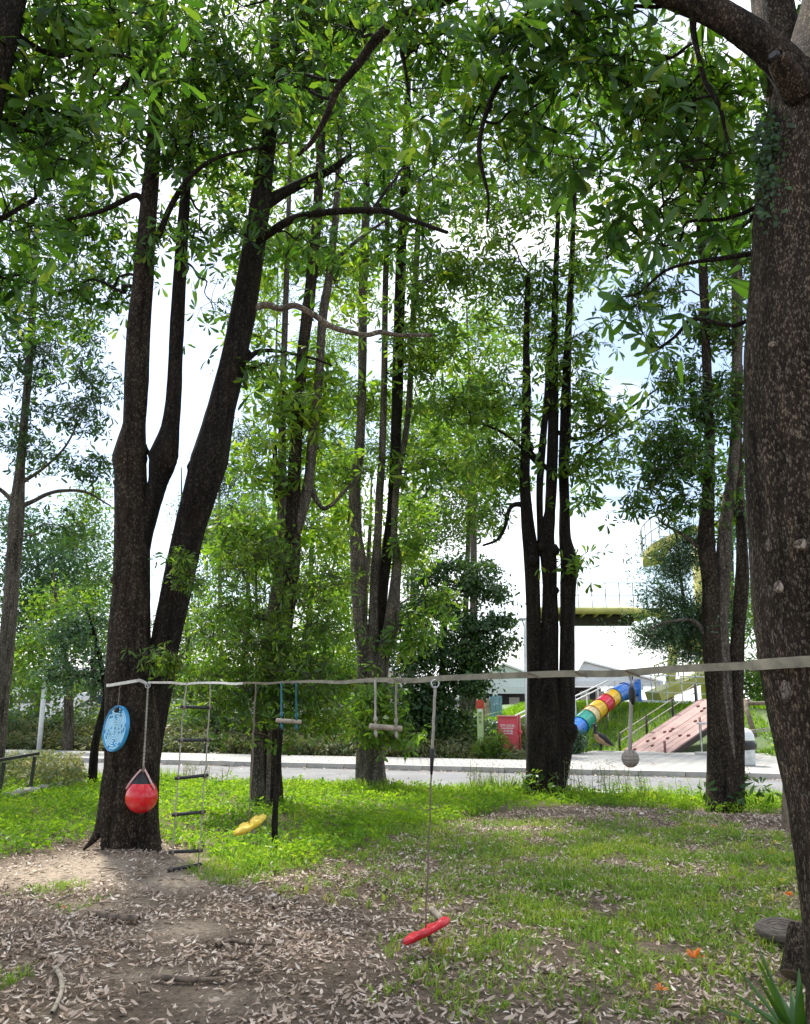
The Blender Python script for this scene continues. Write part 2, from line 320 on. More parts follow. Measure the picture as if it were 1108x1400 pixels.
def tube(pts, rad, seg=8):
    p = np.array([list(a) for a in pts], float); n = len(p)
    rad = np.broadcast_to(np.asarray(rad, float), (n,))
    tan = np.gradient(p, axis=0); tan /= np.linalg.norm(tan, axis=1)[:, None] + 1e-12
    u = np.cross(tan[0], [0.12, 1, .05]); 
    if np.linalg.norm(u) < .05: u = np.cross(tan[0], [1, 0, 0])
    u /= np.linalg.norm(u); us = []
    for i in range(n):
        u = u - tan[i] * (u @ tan[i]); u /= np.linalg.norm(u) + 1e-12; us.append(u.copy())
    us = np.array(us); vs = np.cross(tan, us)
    a = np.linspace(0, 2 * np.pi, seg, endpoint=False)
    v = p[:, None] + rad[:, None, None] * (np.cos(a)[None, :, None] * us[:, None] + np.sin(a)[None, :, None] * vs[:, None])
    i = np.arange(n - 1)[:, None] * seg; j = np.arange(seg)[None, :]; j2 = (j + 1) % seg
    f = np.stack([i + j, i + j2, i + seg + j2, i + seg + j], -1).reshape(-1, 4)
    return v.reshape(-1, 3), f
def lathe(prof, seg=24, axis_pt=(0, 0, 0)):
    pr = np.array(prof, float); a = np.linspace(0, 2 * np.pi, seg, endpoint=False)
    v = np.stack([pr[:, 0, None] * np.cos(a), pr[:, 0, None] * np.sin(a), np.repeat(pr[:, 1, None], seg, 1)], -1).reshape(-1, 3) + np.array(axis_pt)
    n = len(pr); i = np.arange(n - 1)[:, None] * seg; j = np.arange(seg)[None, :]; j2 = (j + 1) % seg
    return v, np.stack([i + j, i + j2, i + seg + j2, i + seg + j], -1).reshape(-1, 4)
def stemtube(mb, pts, rad, seg=14, sub=6, rough=.035, fine=.0, seed=0):
    """a trunk or limb: smooth path, uneven knobbly skin"""
    c = catmull(pts, sub); t = np.linspace(0, len(pts) - 1, len(c)); r = np.interp(t, np.arange(len(pts)), rad)
    v, f = tube(c, r, seg)
    if rough:
        cen = np.repeat(c, seg, 0); d = v - cen; rr = np.linalg.norm(d, axis=1)
        o = np.empty(len(v))
        for i, q in enumerate(v):
            o[i] = mnoise.noise(Vector((q[0] * 3.1 + seed, q[1] * 3.1, q[2] * 1.6))) * 1.1 + mnoise.noise(Vector((q[0] * 11 + seed, q[1] * 11, q[2] * 6))) * .6
            if fine: o[i] += fine / rough * mnoise.noise(Vector((q[0] * 42, q[1] * 42 + seed, q[2] * 26)))
        v = cen + d * (1 + (rough * o) * np.clip(.18 / np.maximum(rr, .01), .6, 2.0) )[:, None]
    mb.add(v, f)
    return c, r
def tag(o, label=None, cat=None, group=None, kind=None):
    if label: o['label'] = label
    if cat: o['category'] = cat
    if group: o['group'] = group
    if kind: o['kind'] = kind
    return o
def thing(name, loc, label, cat, group=None, rz=0):
    o = bpy.data.objects.new(name, None); C.objects.link(o); o.location = loc; o.rotation_euler = (0, 0, rz)
    o.empty_display_size = .2
    return tag(o, label, cat, group)
def curve_pts(a, b, n=8, sag=0.0, wob=0.0, seed=0):
    a = np.array(a, float); b = np.array(b, float); t = np.linspace(0, 1, n)[:, None]
    p = a + (b - a) * t; p[:, 2] -= sag * 4 * (t * (1 - t))[:, 0]
    if wob:
        r = np.random.default_rng(seed); p[1:-1] += r.normal(0, wob, (n - 2, 3))
    return p

# ------------------------------------------------------------------ leaves
def leaf_shape(l=.15, wd=.05, fold=.25, droop=.18, near=False, flat=False):
    """obovate leaf lying along +X, folded on its midrib"""
    if flat: return np.array([[0, 0, 0], [l * .55, -wd / 2, .1 * wd], [l, 0, -droop * l], [l * .55, wd / 2, .1 * wd]]), np.array([[0, 1, 2], [0, 2, 3]])
    if near: st = [(0, .004), (.22, .3), (.5, .74), (.74, 1.0), (.92, .72), (1, 0)]
    else:
        h = wd / 2; v = np.array([[0, 0, 0], [l * .45, -h * .72, fold * h - droop * l * .2], [l * .45, h * .72, fold * h - droop * l * .2], [l * .8, -h, fold * h * .7 - droop * l * .64], [l * .8, h, fold * h * .7 - droop * l * .64], [l, 0, -droop * l]])
        return v, np.array([[0, 1, 2], [1, 3, 4], [1, 4, 2], [3, 5, 4]])
    v = []; f = []
    for (t, k) in st:
        x = t * l; z = -droop * l * t * t; hw = wd / 2 * k
        v += [[x, -hw, z + fold * hw], [x, 0, z], [x, hw, z + fold * hw]]
    n = len(st)
    for i in range(n - 1):
        a, b = 3 * i, 3 * i + 3
        if i == n - 2: f += [[a, b + 1, a + 1], [a + 1, b + 1, a + 2]]
        elif i == 0 and not near: f += [[a + 1, b, b + 1], [a + 1, b + 1, b + 2]]
        else: f += [[a, b, b + 1], [a, b + 1, a + 1], [a + 1, b + 1, b + 2], [a + 1, b + 2, a + 2]]
    v = np.array(v); f = np.array(f)
    used = np.unique(f); mp = -np.ones(len(v), int); mp[used] = np.arange(len(used))
    return v[used], mp[f]
def rot_from_axis(ax, spin):
    """matrices whose Z is ax, spun about it"""
    ax = ax / np.linalg.norm(ax, axis=1)[:, None]
    h = np.where(np.abs(ax[:, 2:3]) > .95, np.array([[1., 0, 0]]), np.array([[0, 0, 1.]]))
    x = np.cross(h, ax); x /= np.linalg.norm(x, axis=1)[:, None]; y = np.cross(ax, x)
    c, s = np.cos(spin)[:, None], np.sin(spin)[:, None]
    return np.stack([x * c + y * s, -x * s + y * c, ax], -1)
class Whorl:
    def __init__(s, k, elev, seed, l=.15, wd=.05, near=False, jit=.25, spread=0.0, flat=False):
        r = np.random.default_rng(seed); s.fr = []; s.off = []; s.sc = []; s.l = l
        for i in range(k):
            a = 2 * np.pi * i / k + r.normal(0, jit); e = elev + r.normal(0, .22); ro = r.normal(0, .3)
            d = np.array([math.cos(a) * math.cos(e), math.sin(a) * math.cos(e), math.sin(e)])
            side = np.array([-math.sin(a), math.cos(a), 0]); nn = np.cross(d, side)
            sd = side * math.cos(ro) + nn * math.sin(ro); nn = np.cross(d, sd)
            s.fr.append(np.stack([d, sd, nn], -1)); s.sc.append(r.uniform(.7, 1.12)); s.off.append(d * .02 + r.normal(0, 1, 3) * spread)
        lv, lf = leaf_shape(l, wd, near=near, flat=flat); V = []; F = []
        for i in range(k):
            V.append((lv * s.sc[i]) @ s.fr[i].T + s.off[i]); F.append(lf + i * len(lv))
        s.v = np.concatenate(V); s.f = np.concatenate(F)
    def place(s, mb, pos, rot, sc):
        n = len(pos)
        if n == 0: return
        v = np.einsum('nij,kj->nki', rot * sc[:, None, None], s.v) + pos[:, None]
        f = s.f[None] + (np.arange(n) * len(s.v))[:, None, None]
        mb.add(v.reshape(-1, 3), f.reshape(-1, 3))
W_STAR = [Whorl((6, 8, 5, 7, 9, 4, 7, 6)[i], (-.35, -.1, -.6, -.25, .05, -.8, -.45, -.2)[i], i, l=(.15, .12, .17, .14, .105, .16, .18, .13)[i], wd=(.04, .036, .046, .038, .03, .05, .044, .042)[i], jit=(.25, .2, .45, .3, .2, .6, .35, .3)[i]) for i in range(8)]
W_NARROW = [Whorl(6 + (i % 3), -.45, 20 + i, l=.13, wd=.03, jit=.5) for i in range(4)]
W_ROUND = [Whorl(7, -.2, 40 + i, l=.085, wd=.042, jit=.6, spread=.06) for i in range(4)]
W_FEATHER = [Whorl(14, -.25, 60 + i, l=.1, wd=.028, jit=.8, spread=.1) for i in range(4)]
W_FAR = [Whorl(8, -.2, 80 + i, l=.2, wd=.085, jit=.8, spread=.22, flat=True) for i in range(5)]
NEAR_LEAF = [leaf_shape(.15, .04, f_, d_, True) for f_, d_ in ((.25, .18), (.35, .3), (.15, .1))]
def leaf_meshes(mat):
    out = []
    for v, f in NEAR_LEAF:
        o = MB().add(v, f).build('leaf', mat, smooth=True); out.append(o.data); bpy.data.objects.remove(o)
    return out

def project(p):
    q = p - np.array([0, 0, CAM_Z]); d = q[:, 1] * CP + q[:, 2] * SP
    u = -q[:, 1] * SP + q[:, 2] * CP
    return IW / 2 + FPX * q[:, 0] / d, IH / 2 - FPX * u / d, d

def foliage(root, skeleton, clumps, mat, barkmat, templates=W_STAR, scale=1.0, seed=0, single=0, up=.55, limb_r=.03, per_tip=5, tipr=.22, subtwigs=True):
    """limbs from the skeleton to each clump, twigs through it, a whorl on every twig end.
    skeleton: list of (points, radii).  clump: (centre, (rx, ry, rz), count)"""
    rng = np.random.default_rng(seed + 500)
    sp = np.concatenate([a for a, b in skeleton]); sr = np.concatenate([b for a, b in skeleton])
    twigs = MB(); tips = []; axes = []
    for (c, rad, n) in clumps:
        c = np.array(c, float); rad = np.array(rad, float)
        d = np.linalg.norm(sp - c, axis=1) + 1.6 * np.maximum(0, sp[:, 2] - c[2] + .1)
        i = int(np.argmin(d)); a = sp[i]; dist = np.linalg.norm(c - a)
        r0 = min(sr[i] * .6, .012 + limb_r * .28 * max(dist, .6))
        k = 7; t = np.linspace(0, 1, k)[:, None]
        pts = a + (c - a) * t; pts[:, 2] += .10 * dist * np.sin(np.pi * t[:, 0]) 
        pts[1:-1] += rng.normal(0, .05 * dist, (k - 2, 3))
        ext = c + (c - a) / (dist + .01) * rad.mean() * .6; pts = np.vstack([pts, ext])
        cc = catmull(pts, 3); rr = np.linspace(r0, .006, len(cc)); v, f = tube(cc, rr, 6); MB().add(v, f).build('limb', barkmat, root, True)
        lo = cc[len(cc) // 3:]
        m = max(2, n // per_tip)
        u = rng.normal(0, 1, (m, 3)); u /= np.linalg.norm(u, axis=1)[:, None]; u *= rng.uniform(0.1, 1, (m, 1)) ** .45
        tp = c + u * rad
        for q in tp:
            dd = np.linalg.norm(lo - q, axis=1); b = lo[int(np.argmin(dd + rng.uniform(0, .35, len(lo))))]
            mid = (b + q) / 2 + rng.normal(0, .07, 3) + np.array([0, 0, .05])
            v, f = tube([b, mid, q], [.007, .005, .003], 3); twigs.add(v, f)
            s_ = q + rng.normal(0, tipr, (per_tip - 1, 3)) * np.array([1, 1, .7])
            for e in (s_ if subtwigs else ()):
                v, f = tube([mid * .35 + q * .65, e], [.004, .002], 3); twigs.add(v, f)
            tips.append(q[None]); tips.append(s_)
            od = q - b; od = od / (np.linalg.norm(od) + .01)
            ax = od[None] * .6 + rng.normal(0, .45, (per_tip, 3)) + np.array([0, 0, up]); axes.append(ax)
    pos = np.concatenate(tips); ax = np.concatenate(axes); n = len(pos)
    rot = rot_from_axis(ax, rng.uniform(0, 6.28, n)); sc = scale * (.55 + .8 * rng.beta(2.2, 1.8, n)); pick = rng.integers(0, len(templates), n)
    tw = twigs.build('twigs', barkmat, root); tag(tw, kind='stuff')
    keep = np.ones(n, bool); objs = []
    if single:
        x, y, d = project(pos); size = sc / np.maximum(d, .3)
        size[(x < 5) | (x > IW - 5) | (y < 5) | (y > IH) | (d < .5)] = 0
        order = np.argsort(-size); cnt = 0
        for i in order:
            if size[i] <= 0 or cnt + len(templates[pick[i]].fr) > single: break
            objs.append(i); keep[i] = False; cnt += len(templates[pick[i]].fr)
    mb = MB()
    for k, w_ in enumerate(templates):
        s_ = keep & (pick == k); w_.place(mb, pos[s_], rot[s_], sc[s_])
    cr = mb.build('crown', mat, root, False); tag(cr, kind='stuff')
    if objs:
        ms = leaf_meshes(mat); inv = world_mat(cr).inverted(); q = 0
        for i in objs:
            w_ = templates[pick[i]]
            for j in range(len(w_.fr)):
                M3 = rot[i] @ w_.fr[j]; p_ = pos[i] + (rot[i] * sc[i]) @ w_.off[j]; s1 = sc[i] * w_.sc[j] * w_.l / .15
                o = bpy.data.objects.new('leaf', ms[q % 3]); q += 1; C.objects.link(o)
                o.parent = cr; o.matrix_parent_inverse = inv
                m4 = Matrix([list(M3[r_] * s1) + [p_[r_]] for r_ in range(3)] + [[0, 0, 0, 1]])
                lo, qu, scv = m4.decompose(); o.location = lo; o.rotation_euler = qu.to_euler(); o.scale = scv
    return cr
def px_path(rows, D, dD=None):
    """rows of (px, py, width_px[, dD]) -> points and radii at distance D"""
    pts, rad = [], []
    for r_ in rows:
        d = D + (r_[3] if len(r_) > 3 else 0)
        p = P(r_[0], r_[1], d); x, y, dep = project(np.array([list(p)])); pts.append(list(p)); rad.append(r_[2] / 2 * dep[0] / FPX)
    return np.array(pts), np.array(rad)
def clump_px(rows):
    return [(P(a, b, D), (rx, ry, rz), n) for (a, b, D, rx, ry, rz, n) in rows]

# ================================================================== THE SETTING
RU = np.array([.957, -.289]); RN = np.array([.289, .957])     # along and across the road
def road_pt(q, s, z): p = RU * q + RN * s; return (p[0], p[1], z)
def rs(x, y): return x * RN[0] + y * RN[1]
S_NEAR, S_FAR = 15.8, 19.6
def ground_z(x, y):
    s = rs(x, y); k = max(0., min(1., (s - 13.0) / 2.0))
    b = .035 * mnoise.noise(Vector((x * .7, y * .7, 0))) + .018 * mnoise.noise(Vector((x * 2.3, y * 2.3, 4)))
    return b * (1 - k) - .05 * k
xs = np.concatenate([[-400, -150, -60, -30], np.linspace(-16, 14, 121), [30, 60, 150, 400]])
ys = np.concatenate([[-60, -20, -5], np.linspace(2, 18, 81), [24, 40, 80, 200, 600]])
gv = np.array([[x, y, ground_z(x, y)] for y in ys for x in xs]); nx = len(xs)
gf = np.array([[j * nx + i, j * nx + i + 1, (j + 1) * nx + i + 1, (j + 1) * nx + i] for j in range(len(ys) - 1) for i in range(nx - 1)])
ground = MB().add(gv, gf).build('ground', 'forest_floor', None, True); tag(ground, 'brown earth strewn with leaves under the trees', kind='structure')

def strip(name, pts, z, mat, label):
    v = [road_pt(q, s, z) for q, s in pts]; n = len(v)
    o = MB().add(v + [(a, b, z - .2) for a, b, c in v], np.zeros((0, 4), int))
    o.f.append(np.array([list(range(n))])); o.f.append(np.array([[i + n, (i + 1) % n + n, (i + 1) % n, i] for i in range(n)]))
    o = o.build(name, mat); tag(o, label, kind='structure'); return o
road = strip('road', [(-90, S_NEAR), (90, S_NEAR), (90, S_FAR), (-90, S_FAR)], .0, 'asphalt', 'light grey asphalt road crossing behind the trees')
m_ = MB()
for a, b in ((-60, 60),):
    m_.add([road_pt(a, S_NEAR + .12, .006), road_pt(b, S_NEAR + .12, .006), road_pt(b, S_NEAR + .24, .006), road_pt(a, S_NEAR + .24, .006)], [[0, 1, 2, 3]])
m_.build('edge_line', 'line_white', road)
pave = strip('pavement', [(-90, S_FAR + .15), (90, S_FAR + .15), (90, 27.5), (-2.0, 27.5), (-3.2, 22.6), (-90, 22.6)], .1, 'pavers', 'pale block pavement along the far side of the road')
kd = None
for i in range(44):
    q = -20 + i * 1.0
    if kd is None:
        o = MB().box((0, 0, 0), (.985, .15, .24)).build('kerb_stone', 'kerb_stone', pave); kd = o.data
    else:
        o = bpy.data.objects.new('kerb_stone', kd); C.objects.link(o); o.parent = pave
    p = road_pt(q, S_FAR + .075, .0); o.location = p; o.rotation_euler = (0, random.uniform(-.006, .006), -math.atan2(.289, .957)); 
# near concrete edging of the road
for i in range(40):
    q = -18 + i * 1.0; o = bpy.data.objects.new('kerb_stone', kd); C.objects.link(o); o.parent = road
    o.location = road_pt(q, S_NEAR - .085, -.085 + random.uniform(-.006, .006)); o.rotation_euler = (0, 0, -math.atan2(.289, .957))

def sm(a): a = max(0., min(1., a)); return a * a * (3 - 2 * a)
def hill_z(x, y):
    s = rs(x, y); f0 = 27.6 if x > 3.2 else 24.6
    if x > 12.5: f0 = 23.5
    top = .72 + .82 * sm((x - 4) / 3.2)
    side = sm((x - .2) / 2.2)
    return -.12 + (top * sm((s - f0) / 6.2) * side) + .06 * mnoise.noise(Vector((x * .8, y * .8, 2)))
hx = np.linspace(-2, 44, 93); hy = np.linspace(19, 62, 87)
hv = np.array([[x, y, hill_z(x, y)] for y in hy for x in hx]); nx = len(hx)
hf = []
for j in range(len(hy) - 1):
    for i in range(nx - 1):
        x, y = hx[i], hy[j]
        if rs(x + .5, y + .5) < (23.3 if (x < 3.4) else 27.2 if x < 12 else 23.4): continue
        hf.append([j * nx + i, j * nx + i + 1, (j + 1) * nx + i + 1, (j + 1) * nx + i])
hill = MB().add(hv, np.array(hf)).build('embankment', 'hill_soil', None, True); tag(hill, 'grassy embankment rising beyond the pavement', kind='structure')

# ================================================================== TREES
BASE = {}
def tree(name, label, loc, stems, barkmat, group=None, seg=14, fine=0, rough=.035, part='trunk', cat='tree'):
    root = thing(name, loc, label, cat, group); sk = []
    for i, (pts, rad) in enumerate(stems):
        mb = MB(); c, r = stemtube(mb, pts, rad, seg, 6 if len(pts) > 2 else 1, rough, fine, seed=i * 3.7 + loc[0])
        mb.build('trunk' if i == 0 else 'stem', barkmat if isinstance(barkmat, str) else barkmat[i], root, True); sk.append((c, r))
    return root, sk
def limbs_px(root, rows_list, D, barkmat, sk, seg=8, name='limb'):
    for rows in rows_list:
        pts, rad = px_path(rows, D); mb = MB(); c, r = stemtube(mb, pts, rad, seg, 6, .05, seed=rows[0][0]); 
        mb.build(name, barkmat, root, True); sk.append((c, r))
GRP = 'whorl leaved trees of the grove'
# --- the big forked tree on the left
D1 = G(182, 1158).y
st = [px_path(r_, D1) for r_ in (
    [(180, 1180, 92), (179, 1150, 78), (179, 1120, 73), (179, 1090, 74), (181, 1040, 74), (182, 980, 74), (180, 930, 70), (177, 876, 58), (180, 800, 50), (181, 730, 48), (179, 650, 42), (178, 625, 47), (184, 580, 31), (187, 520, 33), (190, 450, 31), (196, 380, 28), (202, 300, 24), (210, 200, 19), (215, 100, 17), (222, 0, 14), (228, -150, 9)],
    [(192, 1160, 34, .1), (190, 1110, 46, .1), (194, 1060, 46, .1), (202, 1000, 46, .1), (214, 935, 46, .1), (227, 876, 39, .1), (243, 800, 42, .1), (258, 730, 42, .1), (275, 669, 46), (287, 628, 51), (303, 560, 38), (322, 480, 35), (334, 420, 34), (345, 350, 32), (356, 280, 28), (366, 200, 22), (374, 130, 17), (378, 40, 14), (384, -100, 9)],
    [(180, 850, 26), (185, 800, 28), (193, 740, 28), (205, 695, 26), (216, 660, 26), (221, 640, 34), (225, 620, 39), (233, 585, 25), (238, 540, 20), (241, 470, 19), (246, 380, 18), (251, 300, 15), (256, 240, 12), (262, 140, 9), (268, 40, 7)],
    [(168, 1020, 40, -.05), (157, 1070, 36, -.1), (146, 1110, 26, -.12), (137, 1134, 17, -.15), (126, 1150, 9, -.2), (114, 1162, 3, -.25)],
    [(166, 1050, 44, -.08), (158, 1100, 40, -.12), (152, 1138, 30, -.16), (144, 1164, 12, -.25)],
    [(203, 1125, 28, -.15), (211, 1156, 17, -.25), (222, 1170, 8, -.35), (232, 1178, 3, -.4)],
    [(200, 1040, 34, -.12), (200, 1100, 30, -.16), (201, 1145, 26, -.2), (208, 1172, 12, -.3)],
    [(180, 1050, 34, -.2), (172, 1100, 30, -.22), (165, 1145, 28, -.24), (158, 1174, 14, -.34)])]
t1, sk1 = tree('blackboard_tree', 'big dark tree forking low into three stems, maze disc hung on its trunk', G(184, 1160), st, ['bark_brown', 'bark_dark', 'bark_dark'] + ['bark_brown'] * 5, GRP, 22, .02)  # trunk and roots in lighter brown: light on the lower trunk put into colour
limbs_px(t1, [
    [(356, 282, 20), (385, 265, 15), (420, 247, 13), (452, 232, 10), (480, 212, 7)],
    
    [(336, 492, 10), (356, 480, 6), (385, 481, 5), (428, 490, 4), (455, 500, 2)],
    [(352, 330, 12, -.3), (400, 300, 11, -.6), (450, 290, 10, -.9), (520, 288, 9, -1.2), (560, 300, 7, -1.4), (612, 318, 5, -1.6)],
    [(208, 300, 12), (190, 268, 9), (168, 275, 8), (135, 290, 6), (80, 303, 4)],
    [(216, 90, 13), (196, 95, 11), (178, 112, 10), (160, 128, 8), (140, 150, 5)],
    [(214, 330, 9, -.2), (235, 280, 8, -.4), (262, 240, 7, -.6), (300, 215, 5, -.7), (360, 200, 3, -.8)]], D1, 'bark_dark', sk1)
limbs_px(t1, [[(338, 427, 13), (352, 420, 10), (366, 417, 10), (384, 422, 9), (404, 418, 9), (430, 431, 8), (448, 444, 9), (470, 452, 8), (500, 458, 7), (520, 454, 7), (545, 458, 6), (592, 458, 5)]], D1, 'bark_pale', sk1)
def burl(root, px, py, D, r_, seed, mat):
    c = P(px, py, D); v, f = lathe([(.001, -1), (.5, -.88), (.85, -.5), (1, 0), (.85, .5), (.5, .88), (.001, 1)], 12)
    v = np.array([list((np.array(q) * (1 + .3 * mnoise.noise(Vector((q[0] * 1.4 + seed, q[1] * 1.4, q[2] * 1.4))) + .12 * mnoise.noise(Vector((q[0] * 4 + seed, q[1] * 4, q[2] * 4)))))) for q in v]) * np.array([r_, r_, r_ * 1.15]) + np.array(c); MB().add(v, f).build('burl', mat, root, True)
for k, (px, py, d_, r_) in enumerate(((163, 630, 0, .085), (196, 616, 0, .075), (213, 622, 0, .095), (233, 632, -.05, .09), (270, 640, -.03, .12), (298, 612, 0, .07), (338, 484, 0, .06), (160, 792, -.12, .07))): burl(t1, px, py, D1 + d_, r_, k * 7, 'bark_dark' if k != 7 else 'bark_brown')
cl1 = clump_px([(250, 70, 9.6, .8, .8, .7, 190), (330, 110, 9.4, .8, .8, .6, 200), (410, 60, 9.5, .9, .8, .6, 220), (235, 190, 9.3, .55, .7, .5, 130), (150, 60, 10, .9, .9, .7, 200),
                (290, 180, 10, .7, .8, .5, 120), (375, 210, 9.8, .6, .7, .5, 60), (450, 160, 9.8, .7, .7, .6, 100), (330, 320, 9.4, .35, .4, .35, 45), (150, 190, 10, .8, .9, .7, 170), (100, 290, 10.4, .9, .9, .6, 150),
                (200, 320, 9.3, .25, .3, .2, 22), (55, 180, 10.5, .9, .9, .8, 170), (420, 330, 9.6, .6, .6, .4, 40), (490, 250, 9.8, .7, .7, .5, 60), (560, 310, 9.6, .6, .6, .4, 45), (480, 20, 9.4, .9, .9, .6, 180), (370, 500, 9.8, .5, .5, .35, 35), (590, 230, 9.6, .8, .8, .6, 80),
                (60, 430, 11, .9, .9, .6, 110), (20, 330, 11, .9, .9, .6, 120), (285, 320, 11, .8, .8, .5, 46), (280, 400, 11, .6, .7, .6, 30), (300, 260, 10.5, .6, .7, .5, 60), (140, 420, 11, .6, .7, .5, 40), (130, 340, 11, .6, .6, .5, 50), (240, 330, 10.8, .5, .5, .4, 24), (320, 20, 10.5, 1.2, 1, .6, 200), (120, -20, 9, 1.2, 1, .6, 180)])
foliage(t1, sk1, [(a, b, int(n * .8)) for a, b, n in cl1], 'leaf_near', 'bark_dark', W_STAR, 1.25, 1, single=294)
foliage(t1, sk1, clump_px([(238, 905, 9.4, .2, .15, .1, 36), (214, 900, 9.5, .14, .15, .08, 20), (250, 765, 9.6, .2, .15, .1, 36), (258, 790, 9.5, .16, .15, .08, 24), (245, 800, 9.5, .14, .1, .06, 16), (225, 915, 9.4, .16, .12, .06, 20)]), 'leaf_mid', 'bark_grey', W_NARROW, .75, 91, limb_r=.008, tipr=.08)

# --- second clump of stems, behind the stake
D2 = G(365, 1101).y
st = [px_path([(a, b, w_ * .84) for a, b, w_ in r_], D2) for r_ in (
    [(355, 1106, 34), (354, 1040, 26), (358, 960, 24), (368, 880, 26), (380, 820, 28), (388, 760, 26), (388, 700, 22), (386, 640, 14), (386, 560, 11), (389, 470, 10), (392, 380, 9), (395, 280, 8), (398, 150, 6)],
    [(374, 1104, 34), (374, 1030, 27), (378, 950, 26), (388, 860, 28), (398, 790, 28), (400, 720, 28), (402, 660, 22), (408, 560, 19), (414, 480, 19), (424, 400, 19), (432, 320, 17), (437, 240, 15), (442, 150, 12), (448, 40, 9)],
    [(400, 740, 22), (420, 670, 18), (428, 600, 16), (436, 520, 14), (441, 440, 15), (450, 380, 13), (458, 310, 11), (462, 250, 10), (468, 120, 7)],
    [(382, 695, 9), (377, 660, 8), (376, 606, 7.5)])]
t2, sk2 = tree('blackboard_tree', 'slim tree of grey stems with a broken dead stub, right of the yellow seat', G(365, 1101), st, ['bark_grey', 'bark_brown', 'bark_grey', 'bark_dark'], GRP, 14, 0, .05)
limbs_px(t2, [[(424, 665, 9), (440, 694, 6), (456, 688, 5), (480, 662, 4), (500, 640, 2)], [(448, 365, 8), (470, 345, 6), (500, 320, 5), (530, 300, 3)]], D2, 'bark_grey', sk2)
cl2 = clump_px([(370, 330, 13.8, .9, .9, .8, 100), (430, 300, 14.5, 1.1, 1, .9, 150), (350, 460, 14, .6, .8, .7, 70), (470, 400, 14.4, .9, .9, .8, 110), (400, 560, 13.6, .7, .7, .7, 120), (450, 520, 14.2, .8, .8, .8, 120), (360, 640, 13.4, .5, .6, .6, 90),
                (345, 740, 13.4, .6, .6, .6, 130), (440, 620, 14.5, .7, .7, .7, 110), (380, 180, 14.5, 1.3, 1, 1, 150), (470, 180, 14, 1.2, 1, 1, 150), (320, 230, 14.8, 1, 1, .9, 80), (440, 70, 14, 1.5, 1, 1, 160), (420, 720, 14.5, .7, .7, .6, 110), (300, 90, 15, 1.3, 1, 1, 110)])
foliage(t2, sk2, [(a, b, int(n * 1.1)) for a, b, n in cl2], 'leaf_bright', 'bark_grey', W_STAR, 1.4, 2)

# --- third clump, centre
D3 = G(507, 1076).y
st = [px_path(r_, D3) for r_ in (
    [(508, 1084, 48), (508, 1040, 36), (510, 1000, 32), (511, 930, 26), (511, 890, 17), (511, 830, 13), (513, 780, 13), (516, 745, 12), (519, 679, 11), (523, 612, 10), (526, 500, 9), (527, 400, 8), (530, 300, 7), (533, 150, 5)],
    [(498, 1080, 26), (497, 1020, 20), (498, 950, 18), (497, 890, 18), (493, 850, 20), (491, 790, 23), (490, 765, 22), (487, 728, 17), (485, 665, 17), (489, 635, 14), (492, 612, 13), (495, 545, 12), (496, 460, 12), (497, 380, 13), (500, 300, 11), (503, 200, 8), (508, 60, 6)],
    [(519, 960, 24, .1), (520, 870, 18, .1), (522, 810, 18, .1), (529, 754, 15, .1), (536, 692, 13, .1), (541, 612, 15, .1), (544, 520, 16, .1), (546, 440, 15), (548, 370, 15), (551, 300, 12), (555, 200, 10), (560, 50, 8)],
    [(516, 1040, 24, -.1), (519, 960, 22, -.1), (523, 905, 19, -.1), (529, 880, 20, -.1), (536, 850, 21, -.1), (540, 807, 16, -.1), (543, 765, 13), (539, 728, 10), (543, 660, 9), (554, 600, 8), (560, 540, 8), (565, 440, 9), (570, 350, 8), (575, 250, 6)])]
t3, sk3 = tree('blackboard_tree', 'tree of four tall stems spreading from one foot in the middle of the picture', G(508, 1076), st, ['bark_grey', 'bark_grey', 'bark_dark', 'bark_grey'], GRP, 14, 0, .05)
limbs_px(t3, [[(484, 740, 8), (476, 708, 6), (468, 694, 5), (455, 690, 3)], [(522, 1040, 6), (488, 1000, 5, -.4), (484, 975, 4, -.5)]], D3, 'bark_grey', sk3)
for k, (px, py, r_) in enumerate(((484, 664, .07), (486, 772, .1), (543, 770, .07), (533, 872, .1))): burl(t3, px, py, D3 - .06, r_, 90 + k * 5, 'bark_grey')
cl3 = clump_px([(510, 330, 16.6, 1, 1, .9, 120), (590, 380, 16, 1, 1, .9, 140), (560, 480, 16, .8, .8, .7, 90), (620, 470, 16.5, 1, 1, .8, 120), (600, 560, 17, 1, 1, .8, 120), (650, 370, 16, 1.1, 1, .9, 150), (480, 540, 17, .8, .8, .7, 90), (640, 280, 16, 1.2, 1.1, 1, 150),
                (560, 220, 16, 1.3, 1.1, 1, 150), (500, 140, 16, 1.4, 1.1, 1, 150), (620, 120, 16, 1.5, 1.2, 1, 160), (470, 640, 16.5, .6, .6, .6, 80), (580, 640, 16.5, .8, .8, .7, 100), (650, 640, 17, .8, .8, .7, 90), (560, 740, 16.5, .5, .5, .6, 70), (560, 870, 16.2, .5, .4, .5, 80),
                (515, 960, 15.9, .5, .4, .35, 90), (535, 1000, 15.8, .35, .3, .25, 50), (690, 180, 16, 1.4, 1.2, 1, 140), (495, 985, 15.9, .35, .3, .3, 50), (605, 820, 16.3, .35, .3, .3, 40)])
foliage(t3, sk3, [(a, b, int(n * 1.1)) for a, b, n in cl3], 'leaf_mid', 'bark_grey', W_STAR, 1.4, 3)

